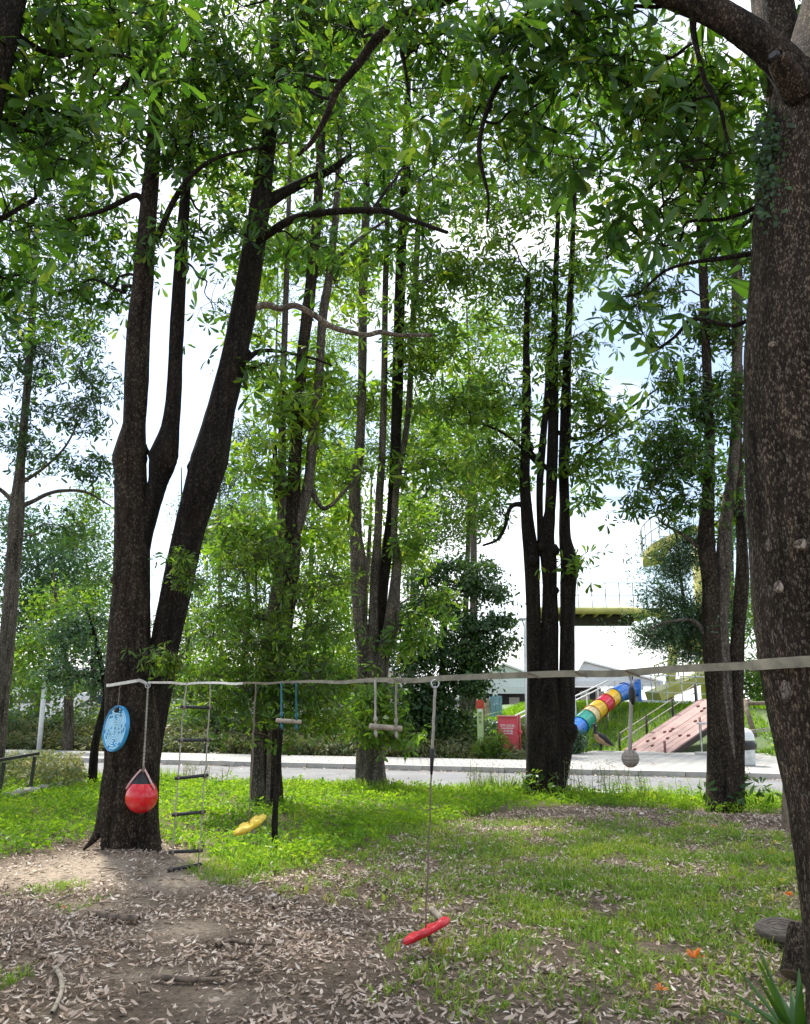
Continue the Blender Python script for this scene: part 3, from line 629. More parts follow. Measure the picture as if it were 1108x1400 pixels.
# --- fourth clump, in front of the slide
D4 = G(745, 1086).y
st = [px_path(r_, D4) for r_ in (
    [(746, 1094, 56), (746, 1050, 46), (749, 1010, 44), (750, 930, 28), (752, 860, 24), (752, 800, 20), (750, 762, 22), (747, 740, 23), (752, 700, 15), (755, 640, 16), (757, 560, 14), (758, 470, 10), (760, 380, 8), (764, 280, 6)],
    [(736, 1088, 34), (735, 1000, 30), (732, 930, 22), (730, 850, 20), (728, 790, 20), (727, 760, 22), (722, 720, 18), (718, 660, 14), (719, 600, 13), (720, 540, 12), (720, 460, 9), (722, 380, 7)],
    [(760, 1082, 26), (770, 1010, 30), (775, 930, 22), (776, 860, 20), (777, 800, 22), (779, 770, 25), (773, 735, 17), (772, 690, 14), (771, 640, 14), (773, 600, 16), (774, 540, 14), (777, 460, 10), (781, 380, 8), (786, 260, 6)],
    [(740, 760, 10), (738, 680, 9), (741, 620, 10), (748, 540, 8), (752, 460, 7)])]
t4, sk4 = tree('blackboard_tree', 'tree of tight dark stems with swollen knobs, standing before the rainbow slide', G(746, 1087), st, 'bark_dark', GRP, 14)
limbs_px(t4, [[(716, 690, 9), (704, 690, 7), (696, 698, 6), (690, 722, 5), (680, 738, 4), (660, 746, 3)], [(772, 650, 7), (790, 640, 5), (800, 622, 5), (830, 598, 4), (870, 575, 3), (900, 555, 2)],
              [(760, 590, 7), (790, 600, 5), (830, 580, 4), (880, 545, 3), (915, 520, 1.5)], [(719, 612, 9), (735, 628, 7), (756, 648, 6)], [(740, 640, 5), (700, 600, 4), (660, 580, 3), (630, 580, 2)]], D4, 'bark_dark', sk4)
for k, (px, py, r_) in enumerate(((742, 748, .1), (758, 752, .1), (729, 766, .12), (783, 776, .13), (778, 1000, .17), (727, 612, .06), (757, 808, .1))): burl(t4, px, py, D4 - .08, r_, 50 + k * 5, 'bark_dark')
cl4 = clump_px([(720, 430, 15.2, .9, .9, .8, 110), (780, 480, 15, .8, .8, .7, 110), (820, 580, 14.8, .6, .6, .45, 90), (690, 540, 15.3, .8, .8, .6, 110), (760, 380, 15.4, 1, 1, .8, 130), (800, 640, 14.9, .5, .5, .35, 60), (700, 330, 15, 1.2, 1.1, 1, 150), (850, 620, 14.8, .4, .4, .35, 40),
                (690, 620, 15, .6, .6, .5, 80), (740, 250, 15, 1.3, 1.2, 1, 150), (820, 330, 15, 1, 1, .8, 110), (640, 560, 15.5, .7, .7, .5, 70), (800, 540, 15.2, .6, .6, .4, 70), (800, 220, 15.5, 1.2, 1, 1, 120), (670, 700, 15.4, .5, .5, .4, 50), (800, 690, 15, .3, .3, .3, 22), (795, 760, 15, .25, .3, .4, 22), (700, 650, 16, .5, .5, .5, 60), (760, 130, 15, 1.4, 1.2, 1, 140), (850, 90, 15, 1.4, 1.2, 1, 140), (735, 1065, 14.9, .3, .25, .12, 14)])
foliage(t4, sk4, [(a, b, int(n * 1.1)) for a, b, n in cl4], 'leaf_mid', 'bark_dark', W_STAR, 1.3, 4)

# --- fifth clump, right
D5 = G(988, 1106).y
st = [px_path(r_, D5) for r_ in (
    [(990, 1112, 52), (988, 1060, 42), (980, 960, 26), (974, 880, 26), (972, 800, 24), (966, 740, 24), (968, 680, 17), (970, 620, 14), (968, 540, 13), (965, 460, 12), (962, 380, 12), (958, 300, 12), (957, 220, 10), (955, 100, 8)],
    [(997, 1100, 34), (992, 1020, 28), (990, 940, 24), (986, 860, 20), (989, 780, 20), (992, 720, 18), (1000, 660, 15), (1006, 600, 14), (1008, 500, 14), (1008, 400, 15), (1006, 300, 12), (1005, 200, 9)],
    [(1004, 1104, 28), (1006, 1020, 24), (1006, 940, 21), (1010, 860, 18), (1015, 790, 18), (1014, 740, 14), (1012, 680, 10), (1010, 600, 9), (1012, 500, 8)])]
t5, sk5 = tree('blackboard_tree', 'tree of three close stems hiding the top of the pink ramp', G(990, 1106), st, ['bark_brown', 'bark_grey', 'bark_brown'], GRP, 14, 0, .05)
limbs_px(t5, [[(1004, 660, 6), (1000, 600, 5), (1008, 560, 4), (1004, 520, 3)], [(968, 760, 8), (940, 735, 5), (905, 715, 3)], [(974, 880, 9), (950, 850, 6), (915, 850, 4), (885, 862, 2)]], D5, 'bark_grey', sk5)
cl5 = clump_px([(960, 300, 13.2, .7, .7, .7, 110), (1015, 360, 13.4, .6, .7, .7, 110), (910, 600, 13, .5, .5, .45, 80), (945, 630, 13, .45, .5, .4, 70), (1000, 540, 13.3, .5, .6, .6, 100), (868, 690, 13, .28, .3, .2, 24), (930, 520, 13.4, .5, .5, .5, 70), (985, 440, 13.3, .6, .6, .6, 100), (900, 650, 13, .4, .4, .3, 50),
                (930, 690, 13, .4, .4, .2, 40), (960, 210, 13, .9, .9, .9, 130), (1020, 240, 13.5, .9, .9, .9, 120), (900, 400, 13.5, .6, .6, .5, 70), (1000, 700, 13.4, .35, .4, .4, 40), (1020, 620, 13.6, .4, .5, .5, 60), (1010, 130, 13.5, 1.2, 1, .9, 120), (920, 100, 13.5, 1.2, 1, .9, 120), (965, 560, 13.2, .35, .4, .4, 50), (1012, 1075, 13.2, .16, .14, .16, 12), (905, 250, 13.5, .8, .8, .8, 90)])
foliage(t5, sk5, [(a, b, int(n * 1.7)) for a, b, n in cl5], 'leaf_near', 'bark_grey', W_STAR, 1.1, 5)

# --- feathery young tree growing beside it
D5b = 14.2
st = [px_path([(992, 1092, 9), (990, 1020, 8), (985, 950, 7), (970, 895, 6), (940, 840, 5), (930, 780, 4), (925, 730, 3)], D5b)]
t5b, sk5b = tree('young_tree', 'young feathery leaved tree drooping over the yellow walkway', tuple(st[0][0][0]), st, 'bark_grey', None, 6)
cl5b = clump_px([(930, 860, 14, .42, .45, .28, 110), (890, 868, 14, .3, .35, .2, 50), (965, 850, 14, .4, .4, .28, 90), (925, 770, 14.2, .4, .4, .32, 100), (945, 740, 14.2, .3, .35, .28, 60), (985, 830, 14, .3, .4, .25, 50), (915, 820, 14, .35, .35, .22, 60), (945, 895, 14, .3, .3, .2, 40)])
foliage(t5b, sk5b, [(a, b, int(n * 2.2)) for a, b, n in cl5b], 'leaf_blue', 'bark_grey', W_FEATHER, .75, 55)

# --- slim tree at the left border
D6 = 17.5
st = [px_path([(-10, 1062, 26), (0, 970, 22), (10, 880, 20), (18, 780, 19), (23, 705, 21), (28, 640, 12), (34, 570, 11), (40, 500, 10), (46, 400, 8), (52, 280, 6)], D6)]
t6, sk6 = tree('blackboard_tree', 'slim tree at the left border with level side branches', tuple(st[0][0][0]), st, 'bark_grey', GRP, 10)
limbs_px(t6, [[(24, 695, 8), (48, 684, 6), (64, 676, 6), (85, 671, 5), (118, 673, 4), (152, 692, 2)], [(22, 690, 8), (4, 672, 6), (-15, 660, 4)], [(30, 660, 6), (60, 640, 4), (90, 610, 3), (110, 570, 2)]], D6, 'bark_grey', sk6)
cl6 = clump_px([(30, 500, 17.5, 1.1, 1, .8, 130), (100, 570, 17.2, .9, .9, .5, 110), (55, 620, 17.5, .9, .9, .5, 60), (125, 640, 17, .6, .6, .4, 50), (90, 470, 17.5, 1.1, 1, .8, 130), (20, 400, 17.6, 1.3, 1.2, 1, 150), (110, 380, 17.6, 1.3, 1.2, 1, 140), (20, 590, 17.5, .9, .8, .6, 80), (95, 720, 17.2, .7, .6, .5, 50), (70, 280, 17.6, 1.5, 1.2, 1, 140), (140, 520, 17.4, .6, .6, .5, 50)])
foliage(t6, sk6, [(a, b, int(n * 1.4)) for a, b, n in cl6], 'leaf_dark', 'bark_grey', W_STAR, 1.1, 6)

# --- small dense tree between the border and the big tree
b7 = G(127, 1073); D7 = b7.y
st = [px_path([(126, 1076, 13), (130, 1020, 11), (138, 985, 10), (145, 952, 9), (140, 915, 7), (130, 870, 5), (118, 830, 3)], D7)]
t7, sk7 = tree('small_tree', 'small dense dark green tree left of the big forked trunk', b7, st, 'bark_dark', None, 9)
cl7 = clump_px([(110, 905, D7, .7, .6, .45, 150), (90, 865, D7, .55, .5, .4, 110), (135, 930, D7, .4, .4, .3, 80), (80, 925, D7, .4, .4, .25, 70), (125, 850, D7, .5, .5, .4, 90)])
foliage(t7, sk7, cl7, 'leaf_blue', 'bark_dark', W_ROUND, 1.1, 7)

# --- leafy sapling in front of the second tree
D8 = 13.2
st = [px_path([(366, 1104, 6), (368, 1040, 6), (370, 960, 5), (364, 900, 5), (352, 840, 4), (350, 780, 3), (345, 730, 2)], D8)]
t13, sk13 = tree('sapling', 'leafy sapling of narrow drooping leaves before the second tree', tuple(st[0][0][0]), st, 'bark_grey', None, 6)
limbs_px(t13, [[(366, 900, 4), (382, 870, 3), (388, 830, 2.5), (392, 800, 2)], [(370, 920, 4), (345, 880, 3), (320, 850, 2), (300, 825, 1.5)]], D8, 'bark_grey', sk13, 5)
cl13 = clump_px([(345, 950, 12.4, .45, .4, .3, 90), (395, 955, 12.3, .5, .4, .3, 110), (430, 910, 12.6, .45, .4, .35, 90), (300, 925, 12.6, .35, .35, .3, 60), (360, 840, 12.6, .5, .5, .4, 100), (420, 820, 12.8, .5, .5, .4, 90), (330, 780, 12.6, .4, .4, .35, 70), (385, 885, 12.4, .5, .4, .3, 100), (440, 960, 12.6, .35, .3, .25, 60), (290, 870, 12.7, .35, .35, .3, 50), (325, 1000, 12.3, .3, .3, .15, 16), (400, 985, 12.2, .35, .3, .15, 40), (465, 930, 12.8, .4, .35, .3, 60), (300, 960, 12.5, .3, .3, .25, 50), (310, 830, 12.6, .3, .3, .3, 40), (370, 760, 12.8, .5, .5, .4, 90), (440, 860, 13, .5, .4, .4, 90), (460, 800, 13.2, .4, .4, .4, 60), (340, 890, 12.4, .45, .4, .3, 90), (410, 930, 12.2, .5, .4, .3, 100), (280, 940, 12.6, .25, .3, .25, 40), (450, 985, 12.8, .3, .3, .15, 40), (365, 920, 12.2, .5, .4, .35, 110), (310, 720, 13, .35, .4, .4, 40)])
foliage(t13, sk13, [(a, b, int(n * .9)) for a, b, n in cl13], 'leaf_mid', 'bark_grey', W_NARROW, 1.05, 13)

# --- great trunk close on the right
D8 = 3.95
st = [px_path(r_, D8) for r_ in (
    [(1215, 1540, 200), (1200, 1440, 176), (1188, 1300, 162), (1178, 1220, 158), (1163, 1110, 156), (1146, 1020, 160), (1128, 930, 160), (1118, 840, 164), (1110, 720, 162), (1106, 600, 164), (1104, 480, 160), (1108, 360, 152), (1114, 260, 150), (1126, 150, 140), (1145, 60, 120), (1165, -60, 100), (1180, -250, 80)],
    [(1112, 240, 100, .1), (1090, 140, 74, .15), (1066, 60, 56, .25), (1052, -30, 50, .35), (1046, -140, 40, .4)],
    [(1112, 175, 70, -.1), (1084, 104, 50, -.12), (1050, 66, 44, -.1), (1010, 36, 40, -.05), (965, 10, 38), (910, -12, 35, .1), (840, -40, 34, .3), (740, -52, 28, .7), (650, -20, 20, 1.3), (600, 2, 16, 1.6), (560, 18, 15, 1.8), (520, 48, 14, 2.0), (488, 90, 12, 2.1), (462, 122, 10, 2.2), (446, 160, 9, 2.25), (428, 192, 7, 2.3), (408, 212, 5, 2.3)])]
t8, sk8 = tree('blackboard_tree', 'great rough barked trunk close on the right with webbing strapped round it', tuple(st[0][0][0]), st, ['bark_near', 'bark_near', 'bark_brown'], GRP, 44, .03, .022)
mb = MB(); stemtube(mb, *px_path([(1092, 130, 40, -.2), (1078, 104, 34, -.26), (1066, 86, 26, -.3), (1060, 78, 20, -.32)], D8), 16, 5, .09); mb.build('broken_stub', 'bark_near', t8, True)
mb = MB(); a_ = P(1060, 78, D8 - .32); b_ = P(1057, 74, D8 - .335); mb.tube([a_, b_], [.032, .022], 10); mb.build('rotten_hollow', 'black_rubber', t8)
limbs_px(t8, [[(950, 12, 12), (948, 40, 9, .05), (956, 80, 8, .05), (966, 115, 7, .05), (984, 145, 6), (992, 180, 5), (1000, 210, 3)],
              [(745, -50, 14, .7), (728, 10, 9, .75), (706, 50, 8, .8), (690, 100, 8, .8), (672, 135, 7, .8), (658, 180, 6, .8), (656, 215, 6, .8), (668, 270, 4, .8), (666, 305, 3, .8)],
              [(690, 105, 5, .8), (720, 108, 4, .9), (760, 116, 3, 1)],
              [(545, 24, 8, 1.85), (550, 70, 6, 1.8), (556, 104, 4, 1.75)],
              [(470, 112, 6, 2.2), (440, 108, 5, 2.3), (400, 102, 4, 2.4), (350, 130, 2, 2.5)]], D8, 'bark_dark', sk8)
cl8 = clump_px([(600, 50, 5.6, .5, .5, .35, 80), (690, 80, 4.8, .4, .4, .3, 55), (790, 60, 4.6, .5, .5, .35, 75), (870, 110, 4.4, .45, .45, .35, 75), (930, 180, 4.4, .35, .4, .3, 60), (840, 200, 4.8, .45, .45, .35, 75), (760, 180, 5, .45, .45, .35, 70), (640, 180, 5.2, .4, .4, .35, 50), (560, 130, 6, .4, .4, .3, 40),
                (480, 40, 6.3, .6, .5, .4, 80), (980, 110, 4.3, .25, .3, .2, 40), (965, 250, 4.4, .3, .35, .28, 50), (890, 300, 4.6, .35, .35, .3, 45), (875, 400, 4.6, .2, .22, .2, 16), (895, 480, 4.6, .09, .12, .08, 6), (1080, 40, 4.6, .3, .3, .3, 40), (400, 120, 6.3, .5, .4, .35, 50), (540, 0, 5.5, .6, .6, .3, 80), (720, 20, 4.4, .5, .4, .3, 60), (840, 20, 4.2, .5, .4, .25, 60), (930, 330, 4.5, .18, .2, .2, 14), (1000, 330, 4.6, .1, .2, .2, 8)])
foliage(t8, sk8, [(a, b, max(4, int(n * .62))) for a, b, n in cl8], 'leaf_near', 'bark_dark', W_STAR, 1.05, 8, single=298, per_tip=4, tipr=.16)
for k, (px, py, w_, h_) in enumerate(((1050, 746, 9, 17), (1064, 802, 12, 16), (1098, 744, 22, 14), (1074, 945, 14, 26), (1056, 470, 12, 8))):
    ctr = np.array([np.interp(py, [r_[1] for r_ in ((0, 360), (0, 480), (0, 600), (0, 720), (0, 840), (0, 930), (0, 1020))], [1108, 1104, 1106, 1110, 1118, 1128, 1146])])[0]; q = P(px, py, D8); dx = (px - ctr) * D8 / FPX; rr = .284
    yy = D8 - math.sqrt(max(0, rr * rr - dx * dx)) + .004; q = P(px, py, yy); nrm = Vector((dx, -(D8 - yy), 0)).normalized(); sd_ = Vector((0, 0, 1)).cross(nrm)
    v, f = lathe([(.001, .001), (.6, .0008), (.85, 0), (1, -.008)], 14); v = np.array([list(Vector(q) + sd_ * (a * w_ / 2 * D8 / FPX) * (1 + .2 * mnoise.noise(Vector((a * 2 + k, b * 2, 0)))) + Vector((0, 0, b * h_ / 2 * D8 / FPX)) * (1 + .25 * mnoise.noise(Vector((a * 2, b * 2 + k, 5)))) + nrm * c) for a, b, c in v]); MB().add(v, f).build('bark_scar', 'bark_pale', t8, True)
# creeping ivy leaves on that trunk
rv = np.random.default_rng(3); mb = MB(); pos = []; ax = []
for i in range(150):
    py = rv.triangular(140, 185, 330); x = 1038 + abs(rv.normal(0, 13)) + (py - 150) * .02
    p = P(x, py, D8 - .20 + (x < 1052) * .1 ); pos.append(list(p)); ax.append([-.5 + rv.normal(0, .3), -1, .2 + rv.normal(0, .3)])
pos = np.array(pos); ax = np.array(ax)
Whorl(3, .1, 99, l=.04, wd=.024).place(mb, pos, rot_from_axis(ax + rv.normal(0, .5, ax.shape), rv.uniform(0, 6, 150)), rv.uniform(.4, 1.1, 150)); tag(mb.build('creeper', 'leaf_dark', t8), kind='stuff')

# --- trunk leaning in at the top left corner
D9 = 4.4
st = [px_path([(-190, 1480, 120), (-150, 1200, 84), (-120, 960, 78), (-90, 700, 72), (-62, 400, 66), (-30, 160, 58), (0, 40, 50), (26, -60, 40), (60, -200, 30)], D9)]
t9, sk9 = tree('blackboard_tree', 'dark trunk leaning in at the top left corner', tuple(st[0][0][0]), st, 'bark_dark', GRP, 18, .02)
limbs_px(t9, [[(5, 30, 14), (40, 60, 10, .1), (80, 75, 8, .2), (120, 68, 6, .3), (180, 80, 4, .5)], [(-28, 160, 12), (0, 170, 9, .1), (50, 150, 7, .3), (100, 160, 5, .4)], [(-50, 320, 10), (0, 300, 7, .2), (50, 270, 5, .3)]], D9, 'bark_dark', sk9)
cl9 = clump_px([(60, 50, 4.7, .4, .4, .3, 70), (130, 110, 4.9, .4, .4, .3, 60), (40, 180, 4.7, .35, .35, .3, 55), (100, 210, 4.8, .3, .3, .25, 35), (20, 290, 4.6, .25, .3, .25, 28), (170, 50, 5, .45, .4, .3, 55), (30, 110, 4.6, .35, .35, .3, 50), (10, 380, 4.6, .15, .2, .15, 10), (150, 0, 4.8, .5, .4, .3, 60)])
foliage(t9, sk9, [(a, b, int(n * .7)) for a, b, n in cl9], 'leaf_near', 'bark_dark', W_STAR, 1.05, 9, single=298, per_tip=4, tipr=.16)

# --- dense dark evergreen beyond the road
def mass_tree(name, label, base, stems, clumps, mat, barkm, tmpl, sc, seed, grp=None, cat='tree', seg=8, tipr=.3):
    rt, sk = tree(name, label, base, stems, barkm, grp, seg, cat=cat)
    foliage(rt, sk, clumps, mat, barkm, tmpl, sc, seed, limb_r=.02, per_tip=4, tipr=tipr, subtwigs=False)
    return rt
b = P(600, 1018, 26.5); b.z = 0
mass_tree('evergreen_tree', 'broad dense dark evergreen beyond the road behind the red seat rope', b, [px_path([(600, 1024, 14), (603, 960, 11), (606, 900, 9), (610, 830, 6), (612, 770, 3)], 26.5)],
          [(a, b, int(n * 2.1)) for a, b, n in clump_px([(565, 900, 26, .9, .8, .8, 150), (620, 890, 26, 1.1, .9, .7, 190), (655, 855, 26, .9, .8, .3, 120), (600, 830, 26.5, .9, .8, .5, 130), (640, 800, 26.5, .9, .8, .25, 100), (672, 812, 26, .7, .6, .18, 60), (590, 950, 26, 1, .8, .6, 150), (640, 930, 26, .8, .7, .5, 120), (680, 880, 26, .6, .5, .16, 46), (620, 775, 26.5, .8, .6, .22, 60), (560, 970, 25.8, .7, .6, .6, 100), (610, 985, 25.8, .8, .6, .5, 110), (550, 850, 26.5, .6, .6, .6, 80), (690, 848, 26, .45, .4, .12, 26), (665, 775, 26.4, .6, .5, .14, 36), (580, 790, 26.6, .7, .6, .3, 60), (655, 905, 26, .7, .6, .2, 60)])],
          'leaf_dark', 'bark_dark', W_ROUND, 1.7, 31, tipr=.2)

# --- trees of the background
BG = [
    # px, D, top py, [(cx, cy, r)], material, label
    (48, 34, 720, [(40, 780, 1.8), (20, 850, 1.7), (75, 820, 1.6), (90, 760, 1.5), (25, 720, 1.4), (60, 880, 1.5)], 'leaf_blue', 'rounded dark tree far off behind the slim border tree', 'bark_grey'),
    (120, 40, 700, [(110, 740, 1.7), (135, 800, 1.8), (100, 810, 1.5), (130, 860, 1.8), (120, 690, 1.3)], 'leaf_mid', 'far green tree showing left of the big forked trunk', 'bark_grey'),
    (255, 44, 640, [(262, 800, 1.5), (250, 870, 2), (285, 740, 1.5), (270, 700, 1.3), (230, 920, 1.6), (270, 930, 1.8)], 'leaf_far', 'pale far tree seen between the forked stems', 'bark_grey'),
    (305, 48, 560, [(310, 640, 1.8), (335, 700, 2.2), (300, 720, 1.8), (330, 780, 2), (345, 600, 1.6), (320, 860, 2), (290, 660, 1.1)], 'leaf_far', 'spreading far tree with bare forked boughs behind the sapling', 'bark_pale'),
    (430, 36, 560, [(430, 680, 1.6), (455, 740, 1.6), (430, 800, 1.8), (460, 860, 1.8), (425, 880, 1.6), (470, 790, 1.4), (450, 930, 1.6)], 'leaf_bright', 'light green tree behind the gap between second and third trees', 'bark_grey'),
    (640, 40, 480, [(610, 560, 1.8), (650, 620, 2), (610, 650, 1.8), (660, 560, 1.5), (580, 600, 1.7), (640, 700, 1.7), (600, 720, 1.8), (570, 690, 1.4), (675, 660, 1.1)], 'leaf_mid', 'tall far tree rising above the dark evergreen', 'bark_grey'),
    (560, 44, 500, [(560, 560, 1.8), (530, 620, 1.7), (560, 760, 1.8), (575, 820, 1.6), (470, 620, 1.7), (500, 560, 1.6)], 'leaf_bright', 'yellow green far tree behind the four tall stems', 'bark_grey'),
    (1045, 33, 760, [(1035, 860, 1.3), (1060, 920, 1.4), (1030, 930, 1.2), (1035, 800, 1.0), (1060, 830, 1.2), (1050, 970, 1.2)], 'leaf_mid', 'green tree behind the wooden frame right of the ramp', 'bark_grey'),
    (200, 52, 640, [(215, 960, 1.6), (190, 940, 1.6), (150, 930, 1.8), (40, 930, 1.6), (90, 950, 1.5)], 'leaf_far', 'low far tree behind the parked cars', 'bark_grey'),
    (1010, 38, 600, [(1018, 640, 1.2), (1015, 730, 1.3), (1025, 690, 1.2)], 'leaf_blue', 'far tree peeping between close stems and great trunk', 'bark_grey'),
    (380, 50, 300, [(360, 400, 2.2), (390, 330, 2.2), (450, 470, 2.2), (420, 560, 2.2), (340, 520, 1.6), (480, 380, 2.2)], 'leaf_bright', 'tall bright tree far behind the second tree', 'bark_grey'),
    (500, 30, 640, [(480, 700, 1.1), (455, 640, 1.0), (510, 760, 1.1), (470, 820, 1.2), (500, 880, 1.2), (560, 700, 1.0), (440, 900, 1.1), (480, 940, 1.1)], 'leaf_bright', 'young yellow green tree filling the gap behind the four stem tree', 'bark_grey'),
    (330, 30, 700, [(320, 760, 1.1), (300, 840, 1.1), (340, 840, 1.1), (280, 920, 1.1), (320, 920, 1.2), (345, 700, .9)], 'leaf_mid', 'bushy tree beyond the road behind the rope ladder', 'bark_grey'),
    (640, 32, 420, [(600, 470, 1.3), (650, 520, 1.3), (660, 440, 1.2), (690, 480, 1.1), (620, 600, 1.2), (680, 580, 1.0)], 'leaf_bright', 'slender bright tree between the middle stems and the tight dark stems', 'bark_grey'),
    (85, 28, 780, [(60, 830, .9), (95, 860, .9), (30, 890, 1.0), (70, 930, 1.0), (110, 830, .8), (20, 940, .9)], 'leaf_mid', 'low bushy tree beyond the road near the white leaning post', 'bark_grey'),
]
for i, (px, D, top, cls, mat, lab, bm) in enumerate(BG):
    b = P(px, 1000, D); hz_ = hill_z(b.x, b.y) if b.x > 0 else 0; b.z = max(0, hz_ - .2)
    top_p = P(px, top, D); n = 7
    pts = np.array([[b.x + (top_p.x - b.x) * t + .25 * math.sin(3 * t + i), D + .2 * math.sin(4 * t), b.z + (top_p.z - b.z) * t] for t in np.linspace(0, 1, n)])
    rad = np.linspace(.2, .03, n)
    mass_tree('background_tree', lab, (b.x, D, b.z), [(pts, rad)], [(P(x, y, D + RNG.uniform(-1.5, 1.5)), (r_, r_, r_ * .72), int(88 * r_ ** 1.6)) for x, y, r_ in cls], mat, bm, W_FAR, 1.15, 100 + i, 'trees of the background')

# ================================================================== THINGS HUNG ON THE STRAP
TZ = 1.82
A_ = P(203, 933, D1 - .42); B_ = P(1046, 909, 3.93)
def strap_pt(t): p = A_.lerp(B_, t); p = Vector(p); p.z -= .06 * 4 * t * (1 - t) * .5 + sum(.012 * math.exp(-((t - q) / .03) ** 2) for q in (.13, .28, .36, .52, .64, .88)); return p
def rope_at(px):
    lo, hi = 0., 1.
    for _ in range(40):
        m = (lo + hi) / 2; p = strap_pt(m); x, y, d = project(np.array([list(p)]))
        if x[0] < px: lo = m
        else: hi = m
    return strap_pt(lo)
def ribbon(mb, pts, h, th, twist=None, hs=None):
    pts = [Vector(p) for p in pts]; n = len(pts); V = []
    for i, p in enumerate(pts):
        d = (pts[min(i + 1, n - 1)] - pts[max(i - 1, 0)]).normalized(); sd = d.cross(Vector((0, 0, 1))).normalized(); up = sd.cross(d)
        a = twist[i] if twist is not None else 0
        u2 = up * math.cos(a) + sd * math.sin(a); s2 = sd * math.cos(a) - up * math.sin(a)
        for x, y in ((-1, -1), (1, -1), (1, 1), (-1, 1)): V.append(p + s2 * (x * th / 2) + u2 * (y * (h if hs is None else hs[i]) / 2))
    F = [[4 * i + j, 4 * i + (j + 1) % 4, 4 * i + 4 + (j + 1) % 4, 4 * i + 4 + j] for i in range(n - 1) for j in range(4)]
    F += [[3, 2, 1, 0], [4 * n - 4, 4 * n - 3, 4 * n - 2, 4 * n - 1]]
    mb.add([list(v) for v in V], F); return mb
wb = thing('webbing_strap', A_, 'long flat webbing strap stretched level between the forked tree and the great trunk', 'strap')
tt = np.linspace(.30, 1, 50); ribbon(MB(), [strap_pt(t) for t in tt], .042, .004, [.5 * math.sin(9 * t) * (1 - t) + 1.1 * max(0, .62 - t) for t in tt], [.017 + .021 * min(1, max(0, (t - .4) / .25)) for t in tt]).build('strap', 'webbing', wb)
tt = np.linspace(0, .302, 20); ribbon(MB(), [strap_pt(t) for t in tt], .022, .005, [.3 * math.sin(20 * t) for t in tt]).build('strap_end', 'webbing_pale', wb)
c8 = P(1123, 906, 3.95); r8 = .315; zc = B_.z
lp = []
for k in range(41):
    a = R(180) + 2 * math.pi * k / 40; lp.append((c8.x + r8 * math.cos(a), 3.95 + r8 * math.sin(a), zc + .012 * (1 + math.cos(a)) ))
ribbon(MB(), lp, .05, .006).build('tree_loop', 'webbing', wb)
lp = []
for px in np.linspace(146, 204, 14):
    c = P(184, 934, D1); q = P(px, 937 - max(0, (px - 150)) * .17 + max(0, px - 192) * .7, D1); dx = q.x - c.x; rr = .40
    yy = D1 - math.sqrt(max(.0, rr * rr - dx * dx)); lp.append((q.x * yy / D1, yy, CAM_Z + (q.z - CAM_Z) * yy / D1))
ribbon(MB(), lp, .034, .006).build('tree_loop', 'webbing_pale', wb)
for px in (392, 540, 726, 790, 860):
    p = rope_at(px + 4); mb = MB(); mb.beam(p + Vector((-.035, -.012, .01)), p + Vector((.035, -.012, -.02)), .006, .05, (0, 1, 0)); mb.build('keeper_band', 'rope_brown', wb)

def rope(mb, a, b, r=.008, wob=.003, seed=1, n=12): mb.tube(curve_pts(a, b, n, 0, wob, seed), r, 6); return mb
def ringmesh(mb, c, R_, r_, yaw=0):
    pts = [(c[0] + R_ * math.cos(a) * math.cos(yaw), c[1] + R_ * math.cos(a) * math.sin(yaw), c[2] + R_ * math.sin(a)) for a in np.linspace(0, 2 * math.pi, 17)]
    mb.tube(pts, r_, 6, False); return mb

# rope ladder
h = rope_at(272); ld = thing('rope_ladder', (h.x, h.y, 0), 'rope ladder with six black rungs hanging beside the forked tree', 'ladder')
yaw = R(34); ca, sa = math.cos(yaw), math.sin(yaw); hw = .15
def lad(u, z): k = (TZ - z); return Vector((h.x + u * ca - .02 * k, h.y + u * sa, z))
for u in (-.135, .135):
    rope(MB(), lad(u * .9, h.z), lad(u, 1.62), .007, .0, 1, 3).build('top_rope', 'rope_pale', ld); rope(MB(), lad(u, 1.62), lad(u, .03), .007, .004, 3 + int(u * 10), 16).build('rope', 'rope_pale', ld, True)
for py in (967, 1012, 1062, 1112, 1164, 1206):
    a, b_, c = ray(262, py); z = max(.04, CAM_Z + c * h.y / b_); dz = random.uniform(-.012, .012)
    mb = MB(); mb.tube([lad(-.168, z - dz), lad(.168, z + dz)], .0165, 10); r_ = mb.build('rung', 'rung_black', ld, True)
    for u in (-.135, .135):
        mb = MB(); mb.tube([lad(u - .012, z), lad(u + .012, z)], .023, 8); mb.build('rope_hitch', 'rope_brown', r_)

# red buoy ball
h = rope_at(203); c = P(194, 1089, h.y - .02); by = thing('buoy_swing', c, 'glossy red teardrop buoy hanging from a twisted rope by the forked trunk', 'buoy')
rb = .174
prof = [(0.001, -rb)] + [(rb * math.sin(a), -rb * math.cos(a)) for a in np.linspace(.15, 1.95, 16)] + [(.15, .095), (.12, .14)]
v, f = lathe(prof, 32, c); MB().add(v, f).build('ball', 'buoy_red', by, True)
v, f = lathe([(.121, .139), (.095, .18), (.065, .225), (.035, .25), (.02, .258), (.001, .26)], 24, c); MB().add(v, f).build('neck', 'black_rubber', by, True)
for sgn in (-1, 1):
    mb = MB(); pts = [c + Vector((sgn * .155, -.06, .085)), c + Vector((sgn * .12, -.07, .145)), c + Vector((sgn * .07, -.05, .22)), c + Vector((sgn * .02, -.02, .285))]
    mb.tube(catmull(pts, 4), .011, 6); mb.build('strap', 'strap_pink', by, True)
mb = MB(); a0 = c + Vector((0, -.01, .25)); n = 60
